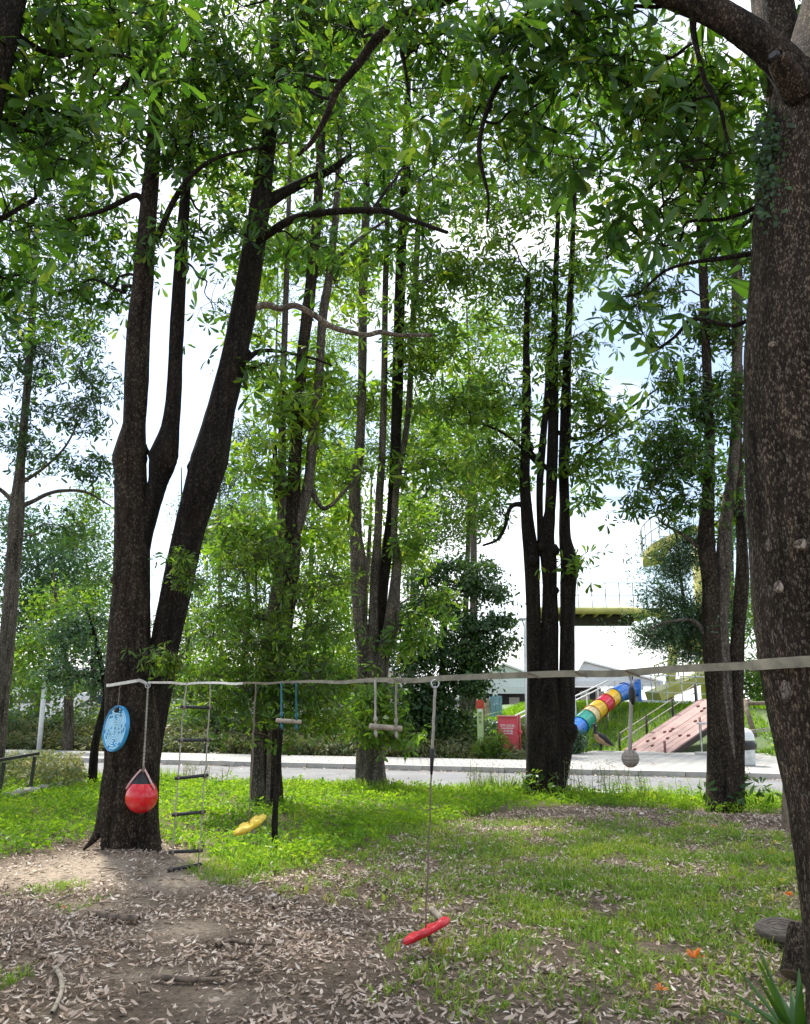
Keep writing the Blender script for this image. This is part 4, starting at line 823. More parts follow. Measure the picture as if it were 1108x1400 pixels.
for ph in (0, math.pi):
    pts = [(a0.lerp(Vector(h), t) + Vector((.006 * math.cos(40 * t * 2 + ph), .006 * math.sin(40 * t * 2 + ph), 0))) for t in np.linspace(0, 1, n)]
    mb.tube(pts, .007, 5, False)
mb.build('rope', 'rope_pale', by, True)
mb = MB(); mb.tube([a0 + Vector((0, 0, -.01)), a0 + Vector((.01, 0, .03)), a0 + Vector((0, 0, .07))], [.016, .024, .014], 8); mb.build('knot', 'rope_brown', by, True)
mb = MB(); ringmesh(mb, h + Vector((0, -.01, -.035)), .028, .006); mb.build('ring', 'steel', by, True)

# blue maze disc
c = P(159, 996, D1 - .47); dn = Vector((-math.sin(R(42)), -math.cos(R(42)), .1)).normalized()
dr = dn.cross(Vector((0, 0, 1))).normalized() * -1; du = dr.cross(dn) * -1
if du.z < 0: du = -du
dk = thing('maze_disc', c, 'round blue maze disc hanging on the left side of the forked trunk', 'toy disc')
M = Matrix((dr, du, dn)).transposed()
def dpt(v): return np.asarray(v) @ np.array(M).T + np.array(c)
rd = .25
v, f = lathe([(.001, -.022), (rd * .98, -.022), (rd, -.01), (rd, .018), (rd * .985, .024), (rd * .96, .022), (rd * .945, .006), (.001, .002)], 48); MB().add(dpt(v), f).build('dish', 'disc_blue', dk, True)
rng = np.random.default_rng(5)
for i, rr in enumerate(np.linspace(.028, .215, 8)):
    k = max(1, int(1 + i * .8)); a0 = rng.uniform(0, 6.28)
    for q in range(k):
        s0 = a0 + 2 * math.pi * q / k; s1 = s0 + 2 * math.pi / k - .16 - .05 / rr * .2
        aa = np.linspace(s0, s1, max(4, int(26 * (s1 - s0) / 6.28 * (1 + i * .4))))
        V = []; 
        for a in aa:
            for (ro, z) in ((-.0085, .003), (-.0085, .014), (.0085, .014), (.0085, .003)): V.append([(rr + ro) * math.cos(a), (rr + ro) * math.sin(a), z])
        n = len(aa); F = [[4 * x + y, 4 * x + (y + 1) % 4, 4 * x + 4 + (y + 1) % 4, 4 * x + 4 + y] for x in range(n - 1) for y in range(4)] + [[0, 1, 2, 3], [4 * n - 1, 4 * n - 2, 4 * n - 3, 4 * n - 4]]
        MB().add(dpt(V), F).build('ridge', 'disc_pale', dk)
p0 = dpt([[0, .198, .02]])[0]; mb = MB(); mb.tube([p0 + np.array(dn) * -.01, p0 + np.array(dn) * .03], .026, 10); mb.build('hanger_knot', 'black_rubber', dk, True)
mb = MB(); rope(mb, p0, P(165, 936, D1 - .41), .006); mb.build('cord', 'rope_brown', dk)

# petal disc seats
def petal(name, label, c, rad, mat, roll, tilt, yaw, hang, ropemat, cat='swing seat'):
    rt = thing(name, c, label, cat)
    a = np.linspace(0, 2 * np.pi, 48, endpoint=False); lob = 1 + .07 * np.cos(6 * a)
    M = Matrix.Rotation(roll, 3, 'Y') @ Matrix.Rotation(tilt, 3, 'X') @ Matrix.Rotation(yaw, 3, 'Z'); V = []; rows = [(0.02, .014), (.35, .012), (.7, .024), (.9, .02), (1, 0), (.92, -.02), (.6, -.024), (.02, -.02)]
    for (k, z) in rows:
        g = (1 + (lob - 1) * k); V += [[rad * k * g[i] * math.cos(a[i]), rad * k * g[i] * math.sin(a[i]), z + (.008 * math.cos(6 * a[i]) if .3 < k < .95 and z > 0 else 0)] for i in range(48)]
    F = [[48 * r_ + i, 48 * r_ + (i + 1) % 48, 48 * r_ + 48 + (i + 1) % 48, 48 * r_ + 48 + i] for r_ in range(len(rows) - 1) for i in range(48)]
    V = np.array(V) @ np.array(M).T + np.array(c); MB().add(V, F).build('seat', mat, rt, True)
    up = Vector(M @ Vector((0, 0, 1))); c = Vector(c)
    mb = MB(); mb.tube([c - up * .03, c - up * .05, c - up * .075], [.012, .02, .012], 8); mb.build('stop_knot', ropemat, rt, True)
    return rt, c + up * .02
h = rope_at(350); c = P(342, 1128, h.y)
yt, top = petal('disc_seat', 'yellow petal shaped disc seat dangling before the second tree', c,   .15, 'seat_yellow', R(-27), R(8), .2, h, 'rope_pale')
mb = MB(); rope(mb, top, h, .0065, .004, 4, 14); mb.build('rope', 'rope_brown', yt, True)
h = rope_at(595); c = P(584, 1273, h.y); c.z = max(c.z, .12)
rt_, top = petal('disc_seat', 'red disc seat hanging just above the leaf litter', c, .165, 'seat_red', R(-25), R(-11), .4, h, 'rope_brown')
k1 = h.lerp(top, .30); k2 = h.lerp(top, .40)
mb = MB(); rope(mb, k2, top, .0055, .003, 5, 14); mb.build('thin_rope', 'rope_brown', rt_, True)
mb = MB(); rope(mb, h + Vector((0, 0, -.05)), k1, .0095, .002, 6, 10); mb.build('thick_rope', 'rope_pale', rt_, True)
mb = MB(); mb.tube([k1 + Vector((0, 0, .01)), k1, (k1 + k2) / 2, k2], [.012, .017, .013, .008], 8); mb.build('splice_sleeve', 'black_rubber', rt_, True)
mb = MB(); ringmesh(mb, h + Vector((0, -.01, -.035)), .026, .0055); mb.build('ring', 'steel', rt_, True)

# two bar swings
def bar_swing(label, pxl, pxr, pyl, pyr, ropemat, r_, yaw_d):
    hm = rope_at((pxl + pxr) / 2); a = P(pxl, pyl, hm.y + yaw_d); b = P(pxr, pyr, hm.y - yaw_d)
    rt = thing('trapeze_bar', (hm.x, hm.y, a.z), label, 'trapeze'); d = (b - a).normalized()
    mb = MB(); mb.tube([a - d * .02, a - d * .018, b + d * .018, b + d * .02], [r_ * .8, r_, r_, r_ * .8], 12); mb.build('bar', 'wood_bar', rt, True)
    for e, sgn in ((a, 1), (b, -1)):
        p = e + d * sgn * .025; q = rope_at(project(np.array([list(p)]))[0][0]); mb = MB(); rope(mb, p + Vector((0, 0, -.02)), q, .008, .002, int(pxl + sgn), 8); mb.build('rope', ropemat, rt, True)
        mb = MB(); mb.tube([p + Vector((0, 0, r_ + .015)), p + Vector((0, 0, r_ + .03)), p + Vector((0, 0, r_ + .055))], [.01, .016, .009], 8); mb.build('knot', ropemat, rt, True)
        mb = MB(); mb.tube([p + Vector((0, 0, -r_)), p + Vector((.004, -.004, -r_ - .03)), p + Vector((.01, -.006, -r_ - .055))], [.008, .014, .006], 8); mb.build('rope_end', ropemat, rt, True)
    return rt
bar_swing('small wooden trapeze bar on teal ropes above the dark stake', 381, 409, 985, 987, 'rope_teal', .018, -.04)
bar_swing('thicker wooden trapeze bar on pale ropes in front of the four stem tree', 509, 546, 993, 996, 'rope_pale', .02, -.04)

# knotted rope
h = rope_at(861); c = P(862, 1037, h.y); mk = thing('monkey_fist_rope', c, 'climbing rope ending in a round monkey fist knot before the ramp', 'rope')
mb = MB(); rope(mb, c + Vector((0, 0, .03)), h + Vector((0, 0, -.13)), .0105, .001, 7, 8); mb.build('rope', 'rope_pale', mk, True)
for ax_ in range(3):
    for k in (-1, 0, 1):
        R1 = .034 if k else .038; pts = []
        for a in np.linspace(0, 2 * math.pi, 21):
            q = [R1 * math.cos(a), R1 * math.sin(a), k * .016]; q = [q[(i + ax_) % 3] for i in range(3)]; pts.append(c + Vector(q))
        mb = MB(); mb.tube(pts, .0095, 6, False); mb.build('knot_turn', 'rope_knot', mk, True)
mb = MB(); mb.tube([h + Vector((0, 0, -.02)), h + Vector((0, 0, -.09))], .006, 6); mb.tube([h + Vector((.014, 0, -.02)), h + Vector((.014, 0, -.09))], .006, 6); mb.build('shackle', 'steel', mk, True)
mb = MB(); mb.tube([h + Vector((.007, 0, -.085)), h + Vector((.007, 0, -.1)), h + Vector((.005, 0, -.14)), h + Vector((.003, 0, -.17))], [.014, .019, .017, .012], 10); mb.build('sleeve', 'black_rubber', mk, True)

# ================================================================== POSTS, RAIL, STONES
def rough_post(name, label, rows, D, mat, cat, seg=9):
    pts, rad = px_path(rows, D); rt = thing(name, tuple(pts[0]), label, cat); mb = MB(); c, r = stemtube(mb, pts, rad, seg, 5, .06, seed=rows[0][0]); mb.build('shaft', mat, rt, True)
    mb = MB(); mb.tube([c[-1], c[-1] + (c[-1] - c[-2]) / np.linalg.norm(c[-1] - c[-2]) * .008], r[-1] * .92, seg); mb.build('cut_top', 'wood_post', rt)
    return rt
rough_post('stake', 'thin dark crooked stake stuck in the grass below the teal roped bar', [(376, 1166, 9), (376, 1120, 9), (380, 1060, 7), (383, 1010, 6.5), (386, 975, 6)], G(376, 1162).y, 'bark_dark', 'stake')
rough_post('stake', 'short leaning stake in the weeds beyond the road', [(297, 1004, 7), (303, 985, 7), (311, 962, 6)], 22.4, 'bark_dark', 'stake')
rough_post('wooden_post', 'round brown wooden post standing left of the great trunk', [(1074, 1136, 11), (1075, 1100, 11), (1076, 1066, 11), (1077, 1040, 10)], G(1074, 1132).y, 'wood_post', 'post')
hr = thing('handrail', G(20, 1085), 'black metal handrail at the left border above the road edge', 'handrail')
dA = G(44, 1086).y; dB = dA - 1.0
a = P(53, 1030, dA); b = P(-40, 1046, dB)
mb = MB(); mb.beam(a, b, .07, .05); mb.build('top_rail', 'black_paint', hr)
for px, py, d_, pt in ((48, 1034, dA, .0), (6, 1042, dA - .45, 0)):
    p = P(px, py, d_); mb = MB(); mb.beam((p.x - .03, p.y, -.05), p, .045, .045, (0, 1, 0)); mb.build('post', 'black_paint', hr)
rng = np.random.default_rng(17)
def rock(c, r_, seed, mat='stone', name='stone', lab=None, grp=None):
    v, f = lathe([(.001, -1), (.55, -.85), (.9, -.4), (1, .05), (.85, .55), (.5, .85), (.001, .95)], 10); rg = np.random.default_rng(seed)
    o = np.array([1 + .35 * mnoise.noise(Vector((q[0] * 1.3 + seed, q[1] * 1.3, q[2] * 1.3))) for q in v])[:, None]
    v = v * o * np.array([r_ * rg.uniform(.9, 1.5), r_ * rg.uniform(.8, 1.1), r_ * .6]) + np.array(c)
    return MB().add(v, f).build(name, mat, None, True)
kerbrow = thing('stone_edging', G(60, 1088), 'row of low stones edging the grass beside the black handrail', 'edging')
for i in range(11):
    p = G(12 + i * 9.5, 1092 - i * 1.6 + rng.uniform(-2, 2)); o = rock((p.x, p.y, .06), .13 * rng.uniform(.8, 1.2), 30 + i); o.parent = kerbrow; o.matrix_parent_inverse = world_mat(kerbrow).inverted()
wp = thing('marker_post', G(55, 1030), 'white leaning post rising from weeds across the road at left', 'post')
a = P(55, 1010, 27); a.z = 0; b = P(63, 918, 27); mb = MB(); mb.tube([a, b], .075, 10); mb.build('shaft', 'white_paint', wp, True); mb = MB(); mb.tube([b, b + Vector((.005, 0, .06))], [.085, .06], 10); mb.build('cap', 'steel', wp, True)

# ================================================================== ACROSS THE ROAD
def text_mesh(body, size, mat, loc, parent, rz=0, name='lettering', extrude=.002):
    cu = bpy.data.curves.new('txt', 'FONT'); cu.body = body; cu.size = size; cu.align_x = 'CENTER'; cu.align_y = 'CENTER'; cu.extrude = extrude
    ob = bpy.data.objects.new('txt', cu); C.objects.link(ob); dg = bpy.context.evaluated_depsgraph_get(); me = bpy.data.meshes.new_from_object(ob.evaluated_get(dg))
    bpy.data.objects.remove(ob); me.materials.clear(); me.materials.append(MATS[mat])
    o = bpy.data.objects.new(name, me); C.objects.link(o); o.parent = parent; o.location = loc; o.rotation_euler = (R(90), 0, rz); return o
def lbox(name, c, d, mat, parent, bev=0):
    o = MB().box((0, 0, 0), d).build(name, mat); o.parent = parent; o.location = c
    if bev:
        m = o.modifiers.new('bevel', 'BEVEL'); m.width = bev; m.segments = 2
    return o
DC = 24.6; c = P(696, 1034, DC); cb = thing('hose_cabinet', (c.x, c.y, .0), 'red metal fire hose cabinet with white lettering across the road', 'cabinet', rz=R(-12))
cw, chh = .56, 1.02
lbox('plinth', (0, 0, .05), (cw, .36, .22), 'kerb_stone', cb)
lbox('body', (0, 0, .16 + chh / 2), (cw, .38, chh), 'red_cabinet', cb, .012)
lbox('lid', (0, -.01, .16 + chh + .022), (cw + .06, .44, .04), 'red_trim', cb, .008)
lbox('door', (0, -.199, .16 + chh / 2), (cw - .06, .014, chh - .08), 'red_cabinet', cb, .004)
lbox('door_handle', (-.21, -.214, .62), (.02, .022, .1), 'steel', cb, .004)
lbox('hinge', (.25, -.212, .9), (.02, .018, .08), 'red_trim', cb); lbox('hinge', (.25, -.212, .36), (.02, .018, .08), 'red_trim', cb)
text_mesh('室外消防栓', .085, 'sign_white', (0, -.209, .93), cb); lbox('caption_line', (0, -.2075, .865), (.34, .003, .018), 'sign_white', cb)
text_mesh('水帶箱', .095, 'sign_white', (0.01, -.209, .775), cb); lbox('caption_line', (.02, -.2075, .71), (.26, .003, .016), 'sign_white', cb)
mb = MB(); mb.tube([(.29, -.05, .75), (.40, -.08, .75)], .05, 10); mb.tube([(.34, -.06, .2), (.34, -.06, 1.25)], .035, 10); o = mb.build('standpipe', 'red_cabinet', None, True); o.parent = cb
c = P(658, 1036, 25.2); mp_ = thing('marker_sign', (c.x, c.y, 0), 'lime green marker post with red top and black characters left of the red cabinet', 'sign', rz=R(-10))
lbox('panel', (0, 0, .72), (.19, .05, 1.44), 'lime_paint', mp_, .01); lbox('side_panel', (.11, .01, .72), (.03, .06, 1.44), 'wood_post', mp_, .005)
mb = MB(); v = [(-.115, -.04, 1.41), (.125, -.04, 1.41), (.125, -.04, 1.6), (.06, -.04, 1.67), (-.05, -.04, 1.67), (-.115, -.04, 1.6)]
v2 = [(a, .05, z) for a, b, z in v]; n = 6; mb.add(v + v2, np.zeros((0, 4), int)); mb.f.append(np.array([[0, 1, 2, 3, 4, 5]])); mb.f.append(np.array([[11, 10, 9, 8, 7, 6]])); mb.f.append(np.array([[i, i + 6, (i + 1) % 6 + 6, (i + 1) % 6] for i in range(6)]))
o = mb.build('house_shaped_top', 'sign_red', None); o.parent = mp_
lbox('white_band', (0, -.027, 1.37), (.1, .004, .07), 'sign_white', mp_)
for i, ch in enumerate('消防栓'): text_mesh(ch, .1, 'ink', (.0, -.03, 1.26 - i * .12), mp_, name='character')
# pole beside the trunk with lamp arm
c = P(723, 1034, 24.8); lpz = thing('lamp_pole', (c.x, c.y, 0), 'thin white lamp pole half hidden by the tight dark stems', 'lamp post')
mb = MB(); mb.tube([(c.x, c.y, 0), (c.x, c.y, 1.0), (c.x + .02, c.y, 4.0)], [.085, .06, .05], 10); mb.build('pole', 'white_paint', lpz, True)
mb = MB(); mb.tube([(c.x, c.y, 3.85), (c.x - .08, c.y - .2, 4.0)], .02, 6); mb.build('arm', 'steel', lpz); mb = MB(); mb.box((c.x - .1, c.y - .32, 4.02), (.2, .4, .05)); mb.build('lamp_head', 'steel', lpz)
# stair rails
def railing(label, a, b, n, hgt, mat='white_paint', thick=.025):
    rt = thing('handrail', a, label, 'handrail'); a = Vector(a); b = Vector(b)
    for k in range(2):
        mb = MB(); z = Vector((0, 0, hgt - k * .14)); mb.tube([a + z, b + z], thick, 6); mb.build('rail', mat, rt, True)
    for i in range(n):
        p = a.lerp(b, i / (n - 1)); mb = MB(); mb.tube([p + Vector((0, 0, -.3)), p + Vector((0, 0, hgt))], thick * .9, 6); mb.build('post', mat, rt, True)
    return rt
a = P(692, 985, 26.5); b = P(724, 969, 27.5); railing('white sloping stair rail above the red cabinet', a - Vector((0, 0, .75)), b - Vector((0, 0, .75)), 3, .75)
a = P(770, 960, 28.5); b = P(832, 930, 30.5); railing('white stair rail climbing left of the slide', a - Vector((0, 0, .8)), b - Vector((0, 0, .8)), 5, .8)

# tube slide
top = P(858, 944, 32.0); bot = P(772, 1012, 27.6)
mid = P(820, 968, 30.0); pts = catmull([P(866, 942, 32.3), top, P(842, 951, 31.2), mid, P(795, 990, 28.7), bot, P(764, 1022, 27.2)], 6)
seglen = np.concatenate([[0], np.cumsum(np.linalg.norm(np.diff(pts, axis=0), axis=1))]); tot = seglen[-1]
sd = thing('tube_slide', tuple(bot), 'rainbow tube slide of coloured rings running down the grassy bank', 'slide')
def at_len(s): return np.array([np.interp(s, seglen, pts[:, i]) for i in range(3)])
cols = ['slide_blue', 'slide_blue', 'slide_yellow', 'slide_red', 'slide_yellow', 'slide_cream', 'slide_green', 'slide_blue', 'slide_red', 'slide_yellow']
fr = [0, .1, .255, .355, .455, .56, .625, .73, .86, .93, 1.0]
rT = .31
for i in range(10):
    s0, s1 = fr[i] * tot, fr[i + 1] * tot; ss = np.linspace(s0, s1, 6); cc = np.array([at_len(x) for x in ss]); 
    mb = MB(); mb.add(*tube(cc, rT, 24)); 
    mb.build('tube_ring', cols[i], sd, True)
    e = at_len(s1 - .012); e2 = at_len(s1 + .012) if i < 9 else at_len(s1); e0 = at_len(s1 - .03)
    mb = MB(); mb.add(*tube(np.array([e0, e, e2]), [rT + .002, rT + .035, rT + .035], 24)); mb.build('flange', cols[i], sd, True)
b2 = P(868, 944, 32.4); lb = MB(); lb.box((b2.x + .1, b2.y, b2.z), (.12, .7, .85)); lb.build('entry_panel', 'slide_blue', sd)
for t in (.35, .7):
    p = at_len(t * tot); mb = MB(); mb.tube([(p[0], p[1], hill_z(p[0], p[1]) - .2), (p[0], p[1], p[2] - rT * .8)], .05, 8); mb.build('support', 'steel', sd)
# hill-top platform edge and fence beside it
pf = thing('platform_fence', P(880, 960, 32.5), 'pale wire fence and platform edge at the top of the bank', 'fence')
a = P(872, 958, 32.4); b = P(975, 962, 32.4); mb = MB(); mb.beam(a, b, .3, .08); mb.build('platform_edge', 'white_paint', pf)
for k, z in enumerate((.35, .75, 1.0)):
    mb = MB(); mb.tube([a + Vector((0, 0, z)), b + Vector((0, 0, z))], .014 if k < 2 else .025, 5); mb.build('rail', 'white_paint', pf)
for i in range(6):
    p = a.lerp(b, i / 5); mb = MB(); mb.tube([p + Vector((0, 0, -.3)), p + Vector((0, 0, 1.0))], .025, 6); mb.build('post', 'steel', pf)
p = P(876, 938, 32.35); lb = MB(); lb.box(p, (.22, .02, .3)); lb.build('notice', 'sign_white', pf)

# climbing ramp of planks
A0 = G(846, 1029); B0 = G(909, 1034); lv = P(958, 955, 28.6) - A0; wv = B0 - A0; nv = lv.cross(wv).normalized()
if nv.z < 0: nv = -nv
rp_ = thing('climbing_ramp', (A0 + B0) / 2, 'broad pink plank climbing ramp with grips leaning up the bank', 'ramp')
NP = 7
for i in range(NP):
    a0 = A0 + wv * (i + .03) / NP; a1 = A0 + wv * (i + .97) / NP; e = lv * .99; off = nv * random.uniform(0, .01)
    V = [a0 + off, a1 + off, a1 + e + off, a0 + e + off]; V += [x - nv * .05 for x in V]
    MB().add([list(x) for x in V], [[0, 1, 2, 3], [7, 6, 5, 4], [0, 4, 5, 1], [1, 5, 6, 2], [2, 6, 7, 3], [3, 7, 4, 0]]).build('plank', 'ramp_pink', rp_)
mb = MB(); mb.beam(B0 - nv * .12 + lv * .02, B0 - nv * .12 + lv * .99, .08, .12); mb.build('side_beam', 'timber_dark', rp_)
mb = MB(); mb.beam(A0 - nv * .12, A0 - nv * .12 + lv * .99, .08, .12); mb.build('side_beam', 'timber_dark', rp_)
rg = np.random.default_rng(8)
for i in range(14):
    u, w2 = rg.uniform(.05, .92), rg.uniform(.1, .9); p = A0 + lv * u + wv * w2 + nv * .03
    v, f = lathe([(.05, -.04), (.046, .008), (.03, .025), (.001, .03)], 8); Mx = Vector(nv).to_track_quat('Z', 'Y').to_matrix(); v = v @ np.array(Mx).T * np.array([1.3, 1, 1]) + np.array(p)
    MB().add(v, f).build('grip', 'hold_red', rp_, True)
for k, w2, us in ((0, -.05, (.04, .36, .68, .97)), (1, .98, (.02, .42, .86))):
    tops = []
    for u in us:
        p = A0 + lv * u + wv * w2; q = p + Vector((0, 0, .55 if k == 0 else .42)); mb = MB(); mb.tube([p - Vector((0, 0, .3)), q], .04, 8); mb.build('post', 'timber_dark' if k == 0 else 'hold_red', rp_, True); tops.append(q)
    if k == 0:
        for dz in (0.03, .28):
            mb = MB(); mb.tube([t_ - Vector((0, 0, dz)) for t_ in tops], .016, 5); mb.build('rope_rail', 'rope_pale', rp_)
c = P(964, 1030, 24.6); br = thing('barrier_post', (c.x, c.y, .1), 'thin metal barrier post with crossbar at the foot of the ramp', 'barrier')
mb = MB(); mb.tube([(c.x - .08, c.y, .1), (c.x - .08, c.y, 1.0)], .025, 6); mb.build('post', 'steel', br); mb = MB(); mb.tube([(c.x - .16, c.y, 1.0), (c.x + .4, c.y, 1.0)], .03, 6); mb.build('crossbar', 'steel', br); mb = MB(); mb.box((c.x - .05, c.y, .14), (.4, .3, .09)); mb.build('foot', 'kerb_stone', br)

# yellow spiral walkway
yw = thing('spiral_walkway', P(945, 990, 34), 'tall yellow steel spiral walkway with railings behind the bank', 'walkway')
zb = 5.25; Dn = 33.0
xl = P(735, 835, Dn).x; xr = P(905, 835, Dn).x
mb = MB(); mb.beam((xl, Dn + 1.5, zb), (xr, Dn + 1.5, zb), 3.0, .14); mb.build('lower_deck', 'deck_under', yw)
mb = MB(); mb.tube([(xl, Dn, zb - .03), (xr - 1.2, Dn, zb - .03), (xr - .3, Dn + .15, zb - .12), (xr + .5, Dn + .8, zb - .3)], .14, 10); mb.build('edge_beam', 'yellow_steel', yw, True)
mb = MB(); mb.tube([(xl, Dn + 3.05, zb - .03), (xr, Dn + 3.05, zb - .03)], .14, 10); mb.build('edge_beam', 'yellow_steel', yw, True)
mb = MB(); mb.beam((xl + 1.2, Dn + 1.5, zb - .3), (xr - .8, Dn + 1.5, zb - .3), .5, .4); mb.build('box_girder', 'deck_under', yw)
for i in range(9):
    x = xl + (xr - xl) * (i + .4) / 9; mb = MB(); mb.beam((x, Dn + .1, zb - .13), (x + .25, Dn + 2.9, zb - .13), .09, .1); mb.build('rib', 'yellow_steel', yw)
for i in range(10):
    x = xl + (xr - xl) * i / 9; mb = MB(); mb.tube([(x, Dn, zb + .1), (x, Dn, zb + 1.1)], .018, 5); mb.build('rail_post', 'rail_grey', yw)
for z in (.6, 1.1):
    mb = MB(); mb.tube([(xl, Dn, zb + z), (xr, Dn, zb + z)], .018, 5); mb.build('rail', 'rail_grey', yw)
cx = P(958, 800, 35).x; cy = 35.0; ro, ri = 2.35, 1.35
def hel(a, r_): k = (a - R(150)) / R(150); return Vector((cx + r_ * math.cos(a), cy + r_ * math.sin(a), 7.75 + 1.4 * k))
aa = np.linspace(R(150), R(310), 40); V = []
for a in aa:
    o1, i1 = hel(a, ro), hel(a, ri); V += [o1, i1, i1 - Vector((0, 0, .12)), o1 - Vector((0, 0, .26))]
F = [[4 * i + j, 4 * i + (j + 1) % 4, 4 * i + 4 + (j + 1) % 4, 4 * i + 4 + j] for i in range(39) for j in range(4)]
MB().add([list(x) for x in V], F).build('spiral_deck', 'yellow_steel', yw)
for z in (.55, 1.1):
    mb = MB(); mb.tube([hel(a, ro) + Vector((0, 0, z)) for a in aa], .02, 5); mb.build('rail', 'rail_grey', yw)
for a in aa[::3]:
    mb = MB(); mb.tube([hel(a, ro), hel(a, ro) + Vector((0, 0, 1.1))], .018, 5); mb.build('rail_post', 'rail_grey', yw)
mb = MB(); mb.tube([(cx, cy, 1.2), (cx, cy, 4), (cx, cy, 8.6)], [.36, .32, .26], 14); mb.build('column', 'yellow_steel', yw, True)
mb = MB(); c = catmull([(cx - .1, cy - .3, 3.7), P(924, 872, 34.4), P(914, 850, 34.2), P(904, 832, 34)], 5); mb.tube(c, np.linspace(.34, .2, len(c)), 10); mb.build('branch_arm', 'yellow_steel', yw, True)
mb = MB(); mb.tube([P(912, 880, 34.2), P(940, 876, 34.2), P(985, 868, 34.2)], [.2, .26, .26], 10); mb.build('cross_arm', 'yellow_steel', yw, True)
mb = MB(); mb.tube([P(922, 880, 34), P(917, 930, 34), P(914, 965, 34)], [.2, .2, .22], 10); mb.build('leg', 'yellow_steel', yw, True)
mb = MB(); mb.beam(P(893, 952, 33), P(985, 915, 34.2), .9, .38); mb.build('ramp_girder', 'yellow_steel', yw)
for dz in (.55, 1.0):
    mb = MB(); mb.tube([P(893, 946, 33) + Vector((0, -.4, dz)), P(985, 909, 34.2) + Vector((0, -.4, dz))], .028, 6); mb.build('ramp_rail', 'yellow_steel', yw)
for t in np.linspace(0, 1, 6):
    p = P(893, 946, 33).lerp(P(985, 909, 34.2), t) + Vector((0, -.4, 0)); mb = MB(); mb.tube([p, p + Vector((0, 0, 1.0))], .025, 6); mb.build('ramp_post', 'yellow_steel', yw)

# wooden swing frame on the right
wf = thing('swing_frame', P(1020, 1000, 25.5), 'wooden A shaped frame half hidden behind the great trunk', 'frame')
for (a, b, r_) in ((P(1017, 957, 25.5), P(1033, 1008, 25.2), .075), (P(1017, 957, 25.5), P(1006, 1008, 26.2), .075), (P(1012, 962, 25.5), P(1085, 961, 26.5), .06)):
    mb = MB(); mb.tube([a, b], r_, 9); mb.build('pole', 'wood_post', wf, True)
for py in (1000, 1003):
    mb = MB(); mb.tube([P(1012, py, 25), P(1060, py - 5, 25.4)], .02, 5); mb.build('rope_rail', 'rope_pale', wf)
# waste bin with a black bag
c = P(1022, 1057, 20.6); c.z = .1; bn = thing('waste_bin', c, 'pale grey waste bin with a black bag folded over its rim', 'bin')
v, f = lathe([(.001, 0), (.2, 0), (.21, .05), (.235, .5), (.24, .52)], 20, c); MB().add(v, f).build('body', 'bin_grey', bn, True)
v, f = lathe([(.245, .38), (.275, .42), (.27, .52), (.25, .58), (.21, .55), (.2, .45)], 20, c); v = v + np.array([[.02 * mnoise.noise(Vector(q * 14)), 0, .03 * mnoise.noise(Vector(q * 11))] for q in v]); MB().add(v, f).build('bag', 'bag_black', bn, True)
v, f = lathe([(.24, .6), (.23, .72), (.17, .83), (.08, .88), (.001, .89)], 20, c); MB().add(v, f).build('lid', 'white_paint', bn, True)
for sx in (-.2, .2):
    mb = MB(); mb.tube([(c.x + sx, c.y, c.z + .5), (c.x + sx, c.y, c.z + .64)], .012, 6); mb.build('lid_stay', 'steel', bn)

# goose
gc = P(822, 1030, 26.6); gc.z = .1
gs = thing('goose', gc, 'black necked goose with pale tan breast standing at the pavement edge', 'goose')
def skin(name, chain, mat, parent, sub=2):
    vs = [Vector(p) for p, r_ in chain]; mb = MB(); c = catmull(vs, 5); t = np.linspace(0, len(vs) - 1, len(c)); r_ = np.interp(t, np.arange(len(vs)), [x[1] for x in chain]); mb.tube(c, r_, 14); return mb.build(name, mat, parent, True)
g = Vector(gc)
# one continuous body: tail, rump, trunk, breast, neck, head, bill end
body = [((.33, .02, .16), .012), ((.26, .02, .21), .06), ((.17, 0, .28), .125), ((.07, 0, .36), .16), ((-.03, 0, .42), .15), ((-.11, 0, .5), .095), ((-.145, 0, .58), .058), ((-.15, 0, .66), .047), ((-.135, -.005, .74), .046), ((-.14, -.01, .8), .056), ((-.17, -.015, .81), .046), ((-.215, -.02, .8), .022), ((-.26, -.022, .785), .007)]
vs = [g + Vector(p) for p, r_ in body]; mb = MB(); c = catmull(vs, 6); t = np.linspace(0, len(vs) - 1, len(c)); r_ = np.interp(t, np.arange(len(vs)), [x[1] for x in body]); mb.tube(c, r_, 16)
bo = mb.build('body', 'goose_tan', gs, True)
for m in ('goose_black', 'goose_brown'): bo.data.materials.append(MATS[m])
for po in bo.data.polygons:
    q = po.center - g
    po.material_index = 1 if (q.z > .53) else 2 if (q.z - .36 > -.75 * (q.x - .09)) else 0
